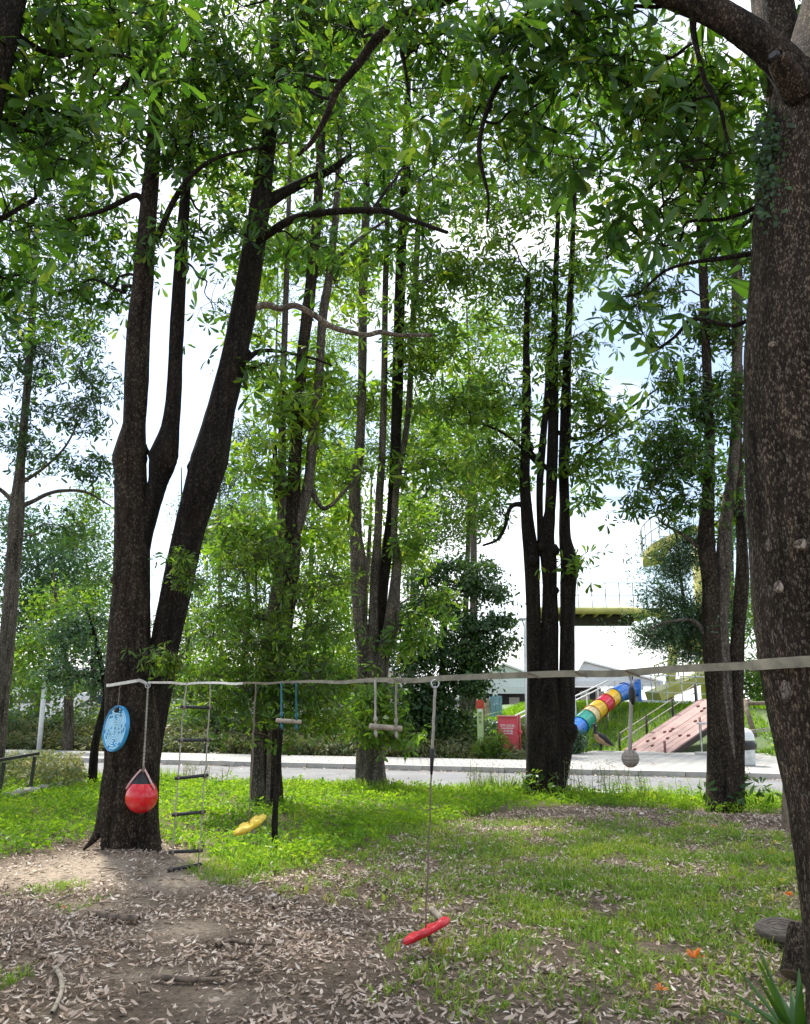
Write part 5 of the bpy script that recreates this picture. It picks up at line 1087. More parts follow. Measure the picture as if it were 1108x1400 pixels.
for sgn in (-1, 1):
    mb = MB(); V = []; n1 = 9
    prof = [(-.08, .52, .03), (-.02, .51, .09), (.08, .46, .12), (.19, .38, .11), (.29, .29, .08), (.40, .2, .02)]
    for (x, z, hh) in prof:
        for k in range(n1):
            a = -1.2 + 2.2 * k / (n1 - 1); V.append([g.x + x, g.y + sgn * (.085 + .1 * math.cos(a) * min(1, hh / .08)), g.z + z - .04 + hh * math.sin(a)])
    F = [[n1 * i + j, n1 * i + j + 1, n1 * i + n1 + j + 1, n1 * i + n1 + j] for i in range(len(prof) - 1) for j in range(n1 - 1)]
    mb.add(V, F); mb.build('wing', 'goose_brown', gs, True)
    mb = MB(); v, f = lathe([(.001, -.02), (.018, -.012), (.022, 0), (.018, .012), (.001, .02)], 10); mb.add(v * np.array([1, .5, 1.3]) + np.array(g + Vector((-.125, sgn * .044 - .01, .78))), f); mb.build('cheek_patch', 'goose_white', gs, True)
    mb = MB(); mb.tube([g + Vector((.0 + sgn * .03, sgn * .06, .22)), g + Vector((.02 + sgn * .03, sgn * .06, .1)), g + Vector((0 + sgn * .03, sgn * .06, .012))], [.035, .014, .012], 8); mb.build('leg', 'goose_black', gs, True)
    mb = MB(); mb.add([list(g + Vector(q)) for q in ((.03 + sgn * .03, sgn * .06, .012), (-.08 + sgn * .03, sgn * .06 - .045, .006), (-.1 + sgn * .03, sgn * .06, .008), (-.08 + sgn * .03, sgn * .06 + .045, .006), (0 + sgn * .03, sgn * .06, .03))], [[0, 1, 4], [1, 2, 4], [2, 3, 4], [3, 0, 4]]); mb.build('webbed_foot', 'goose_black', gs)

# shrubs beyond the road
def shrub(name, label, base, clumps, mat, tmpl, sc, seed, cat='shrub', nst=5, **kw):
    rt = thing(name, base, label, cat); sk = []
    base = Vector(base)
    for i in range(nst):
        c = Vector(clumps[i % len(clumps)][0]); p = np.array([list(base + Vector((random.uniform(-.06, .06), random.uniform(-.06, .06), -.05))), list(base.lerp(c, .5) + Vector((random.uniform(-.06, .06), 0, .03))), list(c)])
        mb = MB(); cc, r_ = stemtube(mb, p, [.02, .014, .006], 5, 4, 0); mb.build('stem', 'bark_grey', rt, True); sk.append((cc, r_))
    foliage(rt, sk, clumps, mat, 'bark_grey', tmpl, sc, seed, limb_r=.008, per_tip=5, tipr=.1, **kw); return rt
b = P(784, 1036, 25.4); b.z = .02
shrub('round_bush', 'clipped round green bush right of the tight dark stems', b, [(b + Vector((x, y, z)), (.26, .26, .24), 90) for x, y, z in ((0, 0, .55), (.2, -.1, .4), (-.22, 0, .42), (0, -.2, .3), (.1, .1, .65), (-.1, -.15, .6))], 'leaf_blue', W_ROUND, .8, 201)
b = P(676, 1040, 24.2); b.z = 0
shrub('leafy_shrub', 'yellow green leafy shrub at the foot of the lime marker post', b, [(b + Vector((x, y, z)), (.25, .22, .2), 40) for x, y, z in ((0, 0, .4), (.22, 0, .55), (-.3, 0, .35), (.1, -.1, .25), (-.45, .05, .25))], 'leaf_bright', W_STAR, .75, 202)
b = P(719, 1036, 25.3); b.z = 0
shrub('leafy_shrub', 'small shrub with pale flowers between red cabinet and white pole', b, [(b + Vector((x, y, z)), (.2, .2, .22), 36) for x, y, z in ((-.1, 0, .35), (0, 0, .6), (-.15, 0, .8))], 'leaf_far', W_ROUND, .9, 203)
def hedge(label, pa, pb, hgt, dep, seed, mat='leaf_blue'):
    a = Vector(pa); b = Vector(pb); n = max(2, int((b - a).length / .45)); rt = thing('hedge', (a + b) / 2, label, 'hedge'); pos = []; rg = np.random.default_rng(seed)
    L_ = (b - a).length; d = (b - a).normalized(); sd = Vector((-d.y, d.x, 0)); m = int(L_ * hgt * 190)
    for i in range(m):
        u, v2, z = rg.uniform(0, L_), rg.uniform(-dep / 2, dep / 2), rg.uniform(.03, hgt)
        if rg.uniform() < .7:
            if rg.uniform() < .4: z = hgt - abs(rg.normal(0, .03))
            else: v2 = -dep / 2 + abs(rg.normal(0, .04))
        pos.append(list(a + d * u + sd * v2 + Vector((0, 0, z))))
    pos = np.array(pos); ax = rg.normal(0, .5, (m, 3)) + np.array([0, -.3, .6]); rot = rot_from_axis(ax, rg.uniform(0, 6, m)); sc = rg.uniform(.7, 1.2, m); pk = rg.integers(0, 4, m); mb = MB()
    for k in range(4): W_ROUND[k].place(mb, pos[pk == k], rot[pk == k], sc[pk == k])
    tag(mb.build('foliage', mat, rt), kind='stuff')
    for i in range(n):
        p = a.lerp(b, (i + .5) / n); mb = MB(); mb.tube([p, p + Vector((rg.normal(0, .04), rg.normal(0, .04), hgt * .8))], [.022, .008], 5); mb.build('stem', 'bark_grey', rt)
hedge('trimmed hedge behind the lime marker post', P(628, 1010, 26.6) * Vector((1, 1, 0)) if False else Vector((P(628, 1010, 26.8).x, 26.8, 0)), Vector((P(735, 1010, 26.2).x, 26.2, 0)), .98, .8, 41)

# sheds, crates, cars and wall far off
def shed(label, pl, pr, D, ridge_px, eave_py, ridge_py, dep, seed, posts=3):
    xl_, xr_ = P(pl, eave_py, D).x, P(pr, eave_py, D).x; ze = P(pl, eave_py, D).z; zr = P(ridge_px, ridge_py, D).z; xm = P(ridge_px, eave_py, D).x
    rt = thing('warehouse', ((xl_ + xr_) / 2, D, 0), label, 'warehouse')
    for nm, x0, z0, x1, z1 in (('roof_slope', xl_, ze, xm, zr), ('roof_slope', xm, zr, xr_, ze)):
        V = [(x0, D, z0), (x1, D, z1), (x1, D + dep, z1), (x0, D + dep, z0)]; V += [(a, b, c - .15) for a, b, c in V]
        MB().add(V, [[0, 1, 2, 3], [7, 6, 5, 4], [0, 4, 5, 1], [1, 5, 6, 2], [2, 6, 7, 3], [3, 7, 4, 0]]).build(nm, 'roof_white', rt)
    V = [(xl_ + .1, D + .3, ze - .2), (xr_ - .1, D + .3, ze - .2), (xm, D + .3, zr - .2)]; MB().add(V, [[0, 1, 2]]).build('gable', 'shed_wall', rt)
    mb = MB(); mb.box(((xl_ + xr_) / 2, D + .35, ze - .3), (xr_ - xl_, .25, .5)); mb.build('eave_beam', 'white_paint', rt)
    mb = MB(); mb.box(((xl_ + xr_) / 2, D + dep - .2, ze / 2), (xr_ - xl_ - .4, .2, ze - .4)); mb.build('back_wall', 'shed_dark', rt)
    for i in range(posts):
        x = xl_ + (xr_ - xl_) * i / (posts - 1); mb = MB(); mb.box((x, D + .25, ze / 2), (.32, .32, ze)); mb.build('post', 'white_paint', rt)
    for i in range(5):
        x = xl_ + (xr_ - xl_) * (i + .5) / 5; mb = MB(); mb.box((x, D + dep * .6, ze - 1.2), (.9, .1, .9)); mb.build('window', 'shed_wall', rt)
    return rt
shed('white roofed open warehouse left of the tight dark stems', 628, 776, 62, 690, 938, 906, 20, 1, 4)
shed('pale gabled warehouse roof showing right of the tight dark stems', 783, 905, 72, 800, 930, 902, 22, 2, 3)
rg = np.random.default_rng(4); D_ = 44
for i in range(11):
    x = 642 + i * 4.3; nb = 1 + (i % 2) + (i % 3 > 0)
    p = P(x, 985, D_); zz = hill_z(p.x, min(60, p.y)) - .1
    z1 = P(x, 953 + rg.uniform(-3, 6), D_).z
    rt = thing('crate_stack', (p.x, D_, zz), ['first tan', 'second tan', 'third tan', 'fourth tan', 'fifth tan', 'sixth tan', 'seventh tan', 'first pale blue', 'second pale blue', 'third pale blue', 'last pale blue'][i] + ' crate stack from the left before the open warehouse', 'crates', 'crates stacked before the warehouse')
    h_ = max(.6, z1 - zz); k = max(2, int(h_ / .35))
    for j in range(k):
        mb = MB(); mb.box((p.x + rg.normal(0, .008), D_ + rg.normal(0, .01), zz + h_ * (j + .5) / k), (.155 * rg.uniform(.96, 1), .3, h_ / k * .93)); mb.build('crate', 'crate_blue' if i > 6 else 'crate_tan', rt)
def car(label, c, L_, hgt, mat, rz):
    rt = thing('parked_car', c, label, 'car', rz=rz); wd = 1.75
    def ext(name, prof, w0, w1, mt):
        V = [(x, -w, z) for (x, z), w in zip(prof, [w0 if z < hgt * .6 else w1 for x, z in prof])] + [(x, w, z) for (x, z), w in zip(prof, [w0 if z < hgt * .6 else w1 for x, z in prof])]
        n = len(prof); mb = MB(); mb.add(V, np.zeros((0, 4), int)); mb.f += [np.array([list(range(n))]), np.array([list(range(2 * n - 1, n - 1, -1))]), np.array([[i, i + n, (i + 1) % n + n, (i + 1) % n] for i in range(n)])]
        o = mb.build(name, mt, None); o.parent = rt; m = o.modifiers.new('bevel', 'BEVEL'); m.width = .05; m.segments = 2; return o
    l2 = L_ / 2
    ext('body', [(-l2, .3), (-l2, hgt * .5), (-l2 * .55, hgt * .58), (-l2 * .25, hgt * .97), (l2 * .1, hgt), (l2 * .75, hgt * .95), (l2 * .95, hgt * .6), (l2, hgt * .5), (l2, .3)], wd / 2, wd / 2 - .15, mat)
    for sgn in (-1, 1):
        for (xa, xb, xc, xd) in ((-l2 * .46, -l2 * .2, l2 * .1, l2 * .1), (l2 * .15, l2 * .15, l2 * .45, l2 * .5), (l2 * .55, l2 * .5, l2 * .7, l2 * .82)):
            y0, y1 = sgn * (wd / 2 - .02), sgn * (wd / 2 - .14)
            o = MB().add([(xa, y0, hgt * .61), (xd, y0, hgt * .61), (xc, y1, hgt * .92), (xb, y1, hgt * .92)], [[0, 1, 2, 3]]).build('window', 'car_glass', None); o.parent = rt
        for x in (-l2 * .62, l2 * .62):
            v, f = lathe([(.001, -.1), (.3, -.1), (.33, -.05), (.33, .05), (.3, .1), (.001, .1)], 18); v = np.stack([v[:, 0] + x, v[:, 2] + sgn * (wd / 2 - .1), v[:, 1] + .33], -1); o = MB().add(v, f).build('wheel', 'tyre', None, True); o.parent = rt
        o = MB().box((-l2 + .02, sgn * .6, hgt * .45), (.08, .3, .14)).build('headlight', 'steel', None); o.parent = rt
    o = MB().add([(-l2 * .53, -.7, hgt * .6), (-l2 * .53, .7, hgt * .6), (-l2 * .27, .62, hgt * .93), (-l2 * .27, -.62, hgt * .93)], [[0, 1, 2, 3]]).build('windscreen', 'car_glass', None); o.parent = rt
c = P(40, 985, 46); c.z = 0; car('pale car with dark windows parked beyond the white leaning post', c, 4.3, 2.55, 'car_white', R(-12))
c = P(122, 985, 50); c.z = 0; car('white car parked beyond the small dense tree', c, 4.3, 2.2, 'car_white', R(10))
pw = thing('far_building', (-10, 78, 0), 'long pale far building behind the background trees at left', 'building')
mb = MB(); mb.box((-22, 80, 2.2), (46, 6, 4.4)); mb.build('wall', 'facade_pale', pw); mb = MB(); mb.box((-22, 80, 4.55), (47, 7, .3)); mb.build('roof', 'roof_white', pw)
for i in range(14): mb = MB(); mb.box((-43 + i * 3.2, 76.98, 2.6), (1.6, .1, 1.4)); mb.build('window', 'window_dark', pw)

# ================================================================== GROUND COVER
def blob(px, py, rx, ry, wgt=1.):
    c = G(px, py); return (c.x, c.y, abs(G(px + rx, py).x - G(px - rx, py).x) / 2, abs(G(px, py - ry).y - G(px, py + ry).y) / 2, wgt)
def field(bl, x, y):
    r_ = np.zeros(len(x))
    for (cx_, cy_, rx, ry, wg) in bl: r_ = np.maximum(r_, wg * np.clip(1.35 - np.sqrt(((x - cx_) / rx) ** 2 + ((y - cy_) / ry) ** 2), 0, 1))
    return r_
edge = np.array([list(G(a, b))[:2] for a, b in ((-200, 1200), (-60, 1188), (60, 1166), (130, 1146), (180, 1140), (225, 1150), (270, 1172), (330, 1196), (420, 1188), (520, 1150), (620, 1122), (760, 1102), (900, 1106), (1000, 1112), (1250, 1120))])
def noise2(x, y, s, o=0.): return np.array([mnoise.noise(Vector((a * s, b * s, o))) for a, b in zip(x, y)])
GZ = np.vectorize(ground_z)
bare = [blob(110, 1188, 120, 26, 1), blob(250, 1200, 90, 24, .9), blob(235, 1272, 70, 12, .85), blob(200, 1335, 60, 14, .7), blob(150, 1240, 90, 14, .5), blob(310, 1370, 70, 16, .6), blob(90, 1390, 60, 14, .5)]
grassb = [blob(860, 1235, 250, 75, 1), blob(760, 1160, 300, 40, .75), blob(1010, 1165, 130, 55, .8), blob(690, 1290, 130, 50, .5), blob(830, 1320, 170, 60, .5), blob(570, 1150, 130, 40, .55), blob(960, 1300, 140, 50, .6), blob(620, 1350, 90, 40, .3), blob(930, 1390, 160, 30, .35), blob(560, 1200, 120, 30, .3), blob(1050, 1250, 60, 70, .6), blob(70, 1215, 40, 12, .5), blob(110, 1240, 30, 10, .45), blob(430, 1215, 60, 16, .4), blob(20, 1340, 50, 14, .3), blob(345, 1180, 70, 24, 1)]
at_ = ground.data.attributes.new('dust', 'FLOAT', 'POINT'); dv = np.clip(1.25 * field(bare, gv[:, 0], gv[:, 1]) + .25 * noise2(gv[:, 0], gv[:, 1], 1.3, 1), 0, 1); at_.data.foreach_set('value', dv.astype(np.float32))
def blades(name, x, y, z, h, wd, mat, parent=None, lean=.5, seed=0):
    rg = np.random.default_rng(seed); n = len(x); a = rg.uniform(0, 2 * np.pi, n); le = np.abs(rg.normal(0, lean, n)) * h; b = rg.uniform(0, 2 * np.pi, n)
    dx, dy = np.cos(a), np.sin(a); sx, sy = np.cos(b) * wd / 2, np.sin(b) * wd / 2; zz = np.zeros(n)
    p0 = np.stack([x - sx, y - sy, z], -1); p1 = np.stack([x + sx, y + sy, z], -1)
    m = np.stack([x + dx * le * .35, y + dy * le * .35, z + h * .62], -1); p2 = m - np.stack([sx, sy, zz], -1) * .8; p3 = m + np.stack([sx, sy, zz], -1) * .8
    p4 = np.stack([x + dx * le, y + dy * le, z + h * np.clip(1.05 - .25 * np.abs(le / h), .3, 1)], -1)
    V = np.stack([p0, p1, p2, p3, p4], 1).reshape(-1, 3); k = np.arange(n)[:, None] * 5
    F = np.concatenate([k + np.array([[0, 1, 3]]), k + np.array([[0, 3, 2]]), k + np.array([[2, 3, 4]])])
    o = MB().add(V, F).build(name, mat, parent); tag(o, kind='stuff'); return o
rg = np.random.default_rng(71)
# lush low weeds of the verge
n = 90000; x = rg.uniform(-14, 11, n); y = rg.uniform(8, 21, n); s_ = rs(x, y)
ey = np.interp(x, edge[:, 0], edge[:, 1]); k = (s_ < S_NEAR - .2) & (y > ey + .35 * noise2(x, y, 1.2)); x, y, s_ = x[k], y[k], s_[k]
den = np.clip(.75 + .7 * noise2(x, y, .9, 3) , .25, 1); k = rg.uniform(0, 1, len(x)) < den; x, y, s_ = x[k], y[k], s_[k]
k = rg.permutation(len(x))[:17000]; x, y, s_ = x[k], y[k], s_[k]
W_WEED = [Whorl(5, .25, 300 + i, l=.055, wd=.03, jit=.5, spread=.012, flat=True) for i in range(4)]
mbw = MB(); hh = np.abs(rg.normal(.05, .035, len(x))) + .02 + .08 * (s_ > S_NEAR - 1.0) * rg.uniform(0, 1, len(x))
pos = np.stack([x, y, GZ(x, y) + hh], -1); rot = rot_from_axis(rg.normal(0, .35, (len(x), 3)) + np.array([0, 0, 1]), rg.uniform(0, 6, len(x))); sc = rg.uniform(.7, 1.6, len(x)); pk = rg.integers(0, 4, len(x))
for i in range(4): W_WEED[i].place(mbw, pos[pk == i], rot[pk == i], sc[pk == i])
o = mbw.build('verge_weeds', 'grass_bright'); tag(o, 'bright green low weeds covering the verge before the road', 'weeds', kind='stuff')
n = 26000; x = rg.uniform(-13, 10, n); y = rg.uniform(8, 20, n); ey = np.interp(x, edge[:, 0], edge[:, 1]); k = (rs(x, y) < S_NEAR - .25) & (y > ey); x, y = x[k], y[k]
o = blades('verge_grass', x, y, GZ(x, y) - .01, rg.uniform(.05, .2, len(x)) * np.clip(1 + .8 * noise2(x, y, .8, 4), .4, 1.8), .012, 'grass_bright', None, .6, 5); tag(o, 'bright grass blades among the verge weeds', 'grass')
n = 9000; x = rg.uniform(-12, 10, n); s_ = S_NEAR - .2 - np.abs(rg.normal(0, .35, n)); y = (s_ - x * RN[0]) / RN[1]; hg = np.clip(.16 + .2 * noise2(x, y, .9, 6), .05, .4) * rg.uniform(.6, 1.3, n)
o = blades('road_edge_grass', x, y, 0 * x - .05, hg + .05, .016, 'grass_blade', None, .5, 15); tag(o, 'taller ragged grass along the near edge of the road', 'grass')
# grass of the clearing
n = 90000; x = rg.uniform(-6, 8, n); y = rg.uniform(4, 15, n); d = field(grassb, x, y) * np.clip(.75 + 1.3 * noise2(x, y, 1.6, 7) + .5 * noise2(x, y, 4.5, 3), .03, 1.2)
k = (rg.uniform(0, 1, n) < d * .9) & (rs(x, y) < S_NEAR - .3); x, y = x[k], y[k]; m = 8
th = rg.uniform(.35, 1.25, len(x)); x = np.repeat(x, m) + rg.normal(0, .028, len(x) * m); y = np.repeat(y, m) + rg.normal(0, .028, len(y) * m); th = np.repeat(th, m)
o = blades('clearing_grass', x, y, GZ(x, y) - .01, rg.uniform(.03, .1, len(x)) * th, .011, 'grass_blade', None, 1.0, 6); tag(o, 'short patchy grass growing through the leaf litter', 'grass')
print('grass', len(x))
# fallen leaves
def litter_pos(n):
    x = rg.uniform(-7, 8, n); y = rg.uniform(3.9, 14.5, n); d = 1 - .93 * field(bare, x, y); d *= 1 - .45 * field(grassb, x, y)
    ey = np.interp(x, edge[:, 0], edge[:, 1]); d *= np.where(y > ey, .06, 1); d *= np.clip(.62 + 1.1 * noise2(x, y, 1.1, 9) + .5 * noise2(x, y, 3.3, 2), .06, 1); d *= np.clip(1.25 - (y - 4) / 16, .4, 1)
    k = rg.uniform(0, 1, n) < d; return x[k], y[k]
def dead_shape(l, wd, curl, cup, seed):
    r_ = np.random.default_rng(seed); V = []; F = []; st = [(0, .08), (.3, .75), (.7, .85), (1, .04)]
    for t, k_ in st:
        z = curl * l * (t - .5) ** 2 * 4 * .5; hw = wd / 2 * k_
        V += [[(t - .5) * l, -hw, z + cup * hw + r_.normal(0, .003)], [(t - .5) * l, 0, z], [(t - .5) * l, hw, z + cup * hw + r_.normal(0, .003)]]
    for i in range(3):
        a, b = 3 * i, 3 * i + 3; F += [[a, b, b + 1, a + 1], [a + 1, b + 1, b + 2, a + 2]]
    return np.array(V), np.array(F)
DEAD = [dead_shape(.1, .034, c_, u_, i) for i, (c_, u_) in enumerate(((.3, .5), (.5, .9), (-.25, .3), (.15, .2), (.6, .4)))]
x, y = litter_pos(190000); n = len(x); print('litter', n)
ax = rg.normal(0, .28, (n, 3)) + np.array([0, 0, 1]); ax[rg.uniform(0, 1, n) < .25] += np.array([.0, -.4, 0]); rot = rot_from_axis(ax, rg.uniform(0, 6.28, n)); sc = .24 + .7 * rg.beta(1.4, 2.9, n); flip = rg.uniform(0, 1, n) < .4; rot[flip, :, 1] *= -1; rot[flip, :, 2] *= -1
pos = np.stack([x, y, GZ(x, y) + .008 + rg.uniform(0, .02, n)], -1); pk = rg.integers(0, 5, n)
px_, py_, dd = project(pos); size = sc / dd; size[(px_ < 4) | (px_ > IW - 4) | (py_ > IH - 4)] = 0; big = np.argsort(-size)[:300]; isbig = np.zeros(n, bool); isbig[big] = True
mb = MB()
for i in range(5):
    s2 = (pk == i) & ~isbig; v = np.einsum('nij,kj->nki', rot[s2] * sc[s2][:, None, None], DEAD[i][0]) + pos[s2][:, None]; f = DEAD[i][1][None] + (np.arange(s2.sum()) * len(DEAD[i][0]))[:, None, None]; mb.add(v.reshape(-1, 3), f.reshape(-1, 4))
o = mb.build('leaf_litter', 'dead_leaf'); tag(o, 'dry brown fallen leaves covering the ground', 'leaves', kind='stuff')
dm = []
for v, f in DEAD:
    o = MB().add(v, f).build('fallen_leaf', 'dead_leaf', None, True); dm.append(o.data); bpy.data.objects.remove(o)
for i in big:
    o = bpy.data.objects.new('fallen_leaf', dm[pk[i]]); C.objects.link(o); o.parent = ground
    m4 = Matrix([list(rot[i][r_] * sc[i]) + [pos[i][r_]] for r_ in range(3)] + [[0, 0, 0, 1]]); lo, qu, sv = m4.decompose(); o.location = lo; o.rotation_euler = qu.to_euler(); o.scale = sv
# small crumbs of bark and broken leaf on bare earth
n = 9000; x = rg.uniform(-6, 6, n); y = rg.uniform(4, 12, n); pos = np.stack([x, y, GZ(x, y) + .006], -1); rot = rot_from_axis(rg.normal(0, .4, (n, 3)) + np.array([0, 0, 1]), rg.uniform(0, 6, n)); sc = rg.uniform(.12, .32, n)
v = np.einsum('nij,kj->nki', rot * sc[:, None, None], DEAD[3][0]) + pos[:, None]; f = DEAD[3][1][None] + (np.arange(n) * len(DEAD[3][0]))[:, None, None]
o = MB().add(v.reshape(-1, 3), f.reshape(-1, 4)).build('leaf_crumbs', 'dead_leaf'); tag(o, 'tiny crumbs of bark and leaf on the bare earth', 'debris', kind='stuff')

n = 1500; q_ = rg.uniform(-18, 16, n); s_ = np.where(rg.uniform(0, 1, n) < .5, S_FAR - np.abs(rg.normal(0, .12, n)), np.where(rg.uniform(0, 1, n) < .6, S_NEAR + np.abs(rg.normal(0, .4, n)), rg.uniform(S_NEAR, 23, n)))
xy = q_[:, None] * RU + s_[:, None] * RN; pos = np.stack([xy[:, 0], xy[:, 1], np.where(s_ > S_FAR, .108, .01)], -1); k = ~((s_ > S_FAR) & (s_ < S_FAR + .2)); pos = pos[k]; n = len(pos); rot = rot_from_axis(rg.normal(0, .2, (n, 3)) + np.array([0, 0, 1]), rg.uniform(0, 6, n)); sc = rg.uniform(.5, 1.3, n)
v = np.einsum('nij,kj->nki', rot * sc[:, None, None], DEAD[3][0]) + pos[:, None]; f = DEAD[3][1][None] + (np.arange(n) * len(DEAD[3][0]))[:, None, None]
o = MB().add(v.reshape(-1, 3), f.reshape(-1, 4)).build('road_leaves', 'dead_leaf'); tag(o, 'dry leaves blown over the road and its gutters', 'leaves', kind='stuff')
mbt = MB(); r3 = np.random.default_rng(23)
for i in range(420):
    x_, y_ = r3.uniform(-5, 5), r3.uniform(4.3, 10.5); a = r3.uniform(0, 6.28); l_ = r3.uniform(.05, .28); p0 = np.array([x_, y_, ground_z(x_, y_) + .015]); p1 = p0 + np.array([math.cos(a) * l_, math.sin(a) * l_, r3.uniform(0, .02)])
    mbt.tube([p0, (p0 + p1) / 2 + r3.normal(0, .012, 3) * np.array([1, 1, .3]), p1], [.004 * r3.uniform(.6, 1.6), .004, .002], 5, False)
tag(mbt.build('twig_debris', 'stick'), 'thin broken twigs scattered over the litter', 'twigs', kind='stuff')

# bank grass and weeds across the road
n = 76000; x = rg.uniform(1, 22, n); y = rg.uniform(20, 50, n); s_ = rs(x, y); k = np.where(x < 3.6, s_ > 23.6, np.where(x < 12.2, s_ > 27.7, s_ > 23.6)) & (s_ < np.where(x < 9, 48, 38))
loc = (x - A0.x) ; x, y = x[k], y[k]
xx = np.array([x, y]).T - np.array([A0.x, A0.y]); Mi = np.linalg.inv(np.array([[lv.x, wv.x], [lv.y, wv.y]])); uv = xx @ Mi.T; k = ~((uv[:, 0] > -.02) & (uv[:, 0] < 1.35) & (uv[:, 1] > 0.0) & (uv[:, 1] < 1.0)); x, y = x[k], y[k]
z = np.array([hill_z(a, b) for a, b in zip(x, y)]); o = blades('bank_grass', x, y, z - .02, rg.uniform(.12, .34, len(x)), .035, 'grass_bright', None, .6, 8); tag(o, 'long bright grass on the embankment', 'grass')
def weedmass(name, label, x, y, z0, hmax, mat, tmpl, sc, seed, cat='weeds'):
    r2 = np.random.default_rng(seed); n = len(x); h_ = hmax * r2.uniform(.15, 1, n); pos = np.stack([x, y, z0 + h_], -1); rot = rot_from_axis(r2.normal(0, .4, (n, 3)) + np.array([0, 0, .8]), r2.uniform(0, 6, n)); s2 = sc * r2.uniform(.6, 1.3, n); pk = r2.integers(0, len(tmpl), n); mb = MB()
    for i in range(len(tmpl)): tmpl[i].place(mb, pos[pk == i], rot[pk == i], s2[pk == i])
    o = mb.build(name, mat); tag(o, label, cat, kind='stuff'); return o
n = 9000; x = rg.uniform(-19, 3.4, n); s_ = 23.7 + np.abs(rg.normal(0, 1.8, n)); y = (s_ - x * RN[0]) / RN[1]; hm = .35 + .55 * np.clip((s_ - 23.6) / 1.5, 0, 1) * (1 + .6 * noise2(x, y, .5, 5)); hm *= np.where(x > 1.8, .55, 1)
weedmass('roadside_weeds', 'tall grey green weeds lining the far side of the road', x, y, 0, hm, 'weed_dry', W_NARROW, 1.5, 61)
n = 4500; x = rg.uniform(-19, 2.6, n); s_ = 25 + rg.uniform(0, 4, n); y = (s_ - x * RN[0]) / RN[1]
weedmass('roadside_undergrowth', 'green undergrowth behind the roadside weeds', x, y, 0, 1.25 * (1 + .5 * noise2(x, y, .4, 8)), 'leaf_far', W_ROUND, 2.2, 62, 'undergrowth')
n = 2200; x = rg.uniform(-11, -5.2, n); s_ = 12.9 + rg.uniform(0, 2.8, n); y = (s_ - x * RN[0]) / RN[1]; px_, py_, _ = project(np.stack([x, y, 0 * x], -1)); k = (px_ < 112); x, y = x[k], y[k]
weedmass('edge_scrub', 'dry scrub below the black handrail', x, y, 0, .55 * (1 + .5 * noise2(x, y, 1, 8)), 'weed_dry', W_NARROW, 1.0, 63)
n = 3200; x = rg.uniform(10.5, 17, n); s_ = 23.6 + rg.uniform(0, 3, n); y = (s_ - x * RN[0]) / RN[1]; z = np.array([hill_z(a, b) for a, b in zip(x, y)])
weedmass('bank_shrubbery', 'pale green low shrubbery right of the waste bin', x, y, z, .7 + .3 * noise2(x, y, .8, 2), 'leaf_bright', W_ROUND, 1.5, 64, 'shrubbery')
# tall seed stalks at the near road edge
def stalks(name, label, cx0, cx1, n, hm, mat, seed):
    r2 = np.random.default_rng(seed); mb = MB(); pos = []
    for i in range(n):
        px = r2.uniform(cx0, cx1); p = RU * 0; q = G(px, 1078); t = S_NEAR - .35 - r2.uniform(0, .5); x_ = q.x; y_ = (t - x_ * RN[0]) / RN[1]; h_ = hm * r2.uniform(.5, 1); d_ = r2.normal(0, .12, 2)
        b_ = np.array([x_, y_, -.03]); tpt = b_ + np.array([d_[0] * h_, d_[1] * h_, h_]); mid = (b_ + tpt) / 2 + r2.normal(0, .02, 3); mb.tube([b_, mid, tpt], [.005, .004, .002], 4, False)
        for j in range(5): pos.append(b_ + (tpt - b_) * r2.uniform(.45, 1) + r2.normal(0, .025, 3))
    pos = np.array(pos); m = len(pos); Whorl(5, .3, 77, l=.04, wd=.012, jit=.6).place(mb, pos, rot_from_axis(r2.normal(0, .5, (m, 3)) + np.array([0, 0, 1]), r2.uniform(0, 6, m)), r2.uniform(.7, 1.4, m))
    o = mb.build(name, mat); tag(o, label, 'weeds', kind='stuff')
stalks('seed_stalks', 'dry seed stalks at the road edge around the tight dark stems', 640, 860, 70, .62, 'weed_dry', 5)
stalks('seed_stalks', 'dry stalks at the road edge right of the forked tree', 225, 300, 26, .5, 'weed_dry', 6)
stalks('leafy_stalks', 'leafy green stalks at the road edge before the pavement', 690, 970, 80, .38, 'grass_bright', 7)
stalks('seed_stalks', 'dry stalks at the road edge right of the three close stems', 1015, 1070, 22, .5, 'weed_dry', 9)

# ================================================================== SMALL THINGS ON THE GROUND
def stick(label, pts_px, r0, r1, mat='stick', twigs=(), cat='stick', name='fallen_stick'):
    pts = [G(a, b) for a, b in pts_px]; pts = [Vector((p.x, p.y, ground_z(p.x, p.y) + r0 * .8 + .012)) for p in pts]
    rt = thing(name, pts[0], label, cat); mb = MB(); c, r_ = stemtube(mb, [list(p) for p in pts], np.linspace(r0, r1, len(pts)), 8, 5, .12, seed=pts_px[0][0]); 
    mb.build('shaft', mat, rt, True)
    for (i, a, b) in twigs:
        q = G(a, b); p0 = pts[i]; mb = MB(); mb.tube([p0, p0.lerp(Vector((q.x, q.y, ground_z(q.x, q.y) + .05)), .5) + Vector((0, 0, .02)), Vector((q.x, q.y, ground_z(q.x, q.y) + .03))], [r1, r1 * .8, r1 * .4], 6); mb.build('side_twig', mat, rt, True)
stick('thick brown stick lying on the litter below the bare patch', [(134, 1258), (150, 1261), (170, 1264), (190, 1265)], .026, .024)
stick('long thin brown stick near the bottom edge left of middle', [(208, 1345), (240, 1347), (275, 1347), (306, 1345)], .02, .012, twigs=((2, 322, 1332),))
stick('forked twig lying on the litter below the rope ladder', [(296, 1296), (318, 1290), (340, 1294), (370, 1295)], .014, .008, twigs=((1, 312, 1278), (2, 352, 1284)))
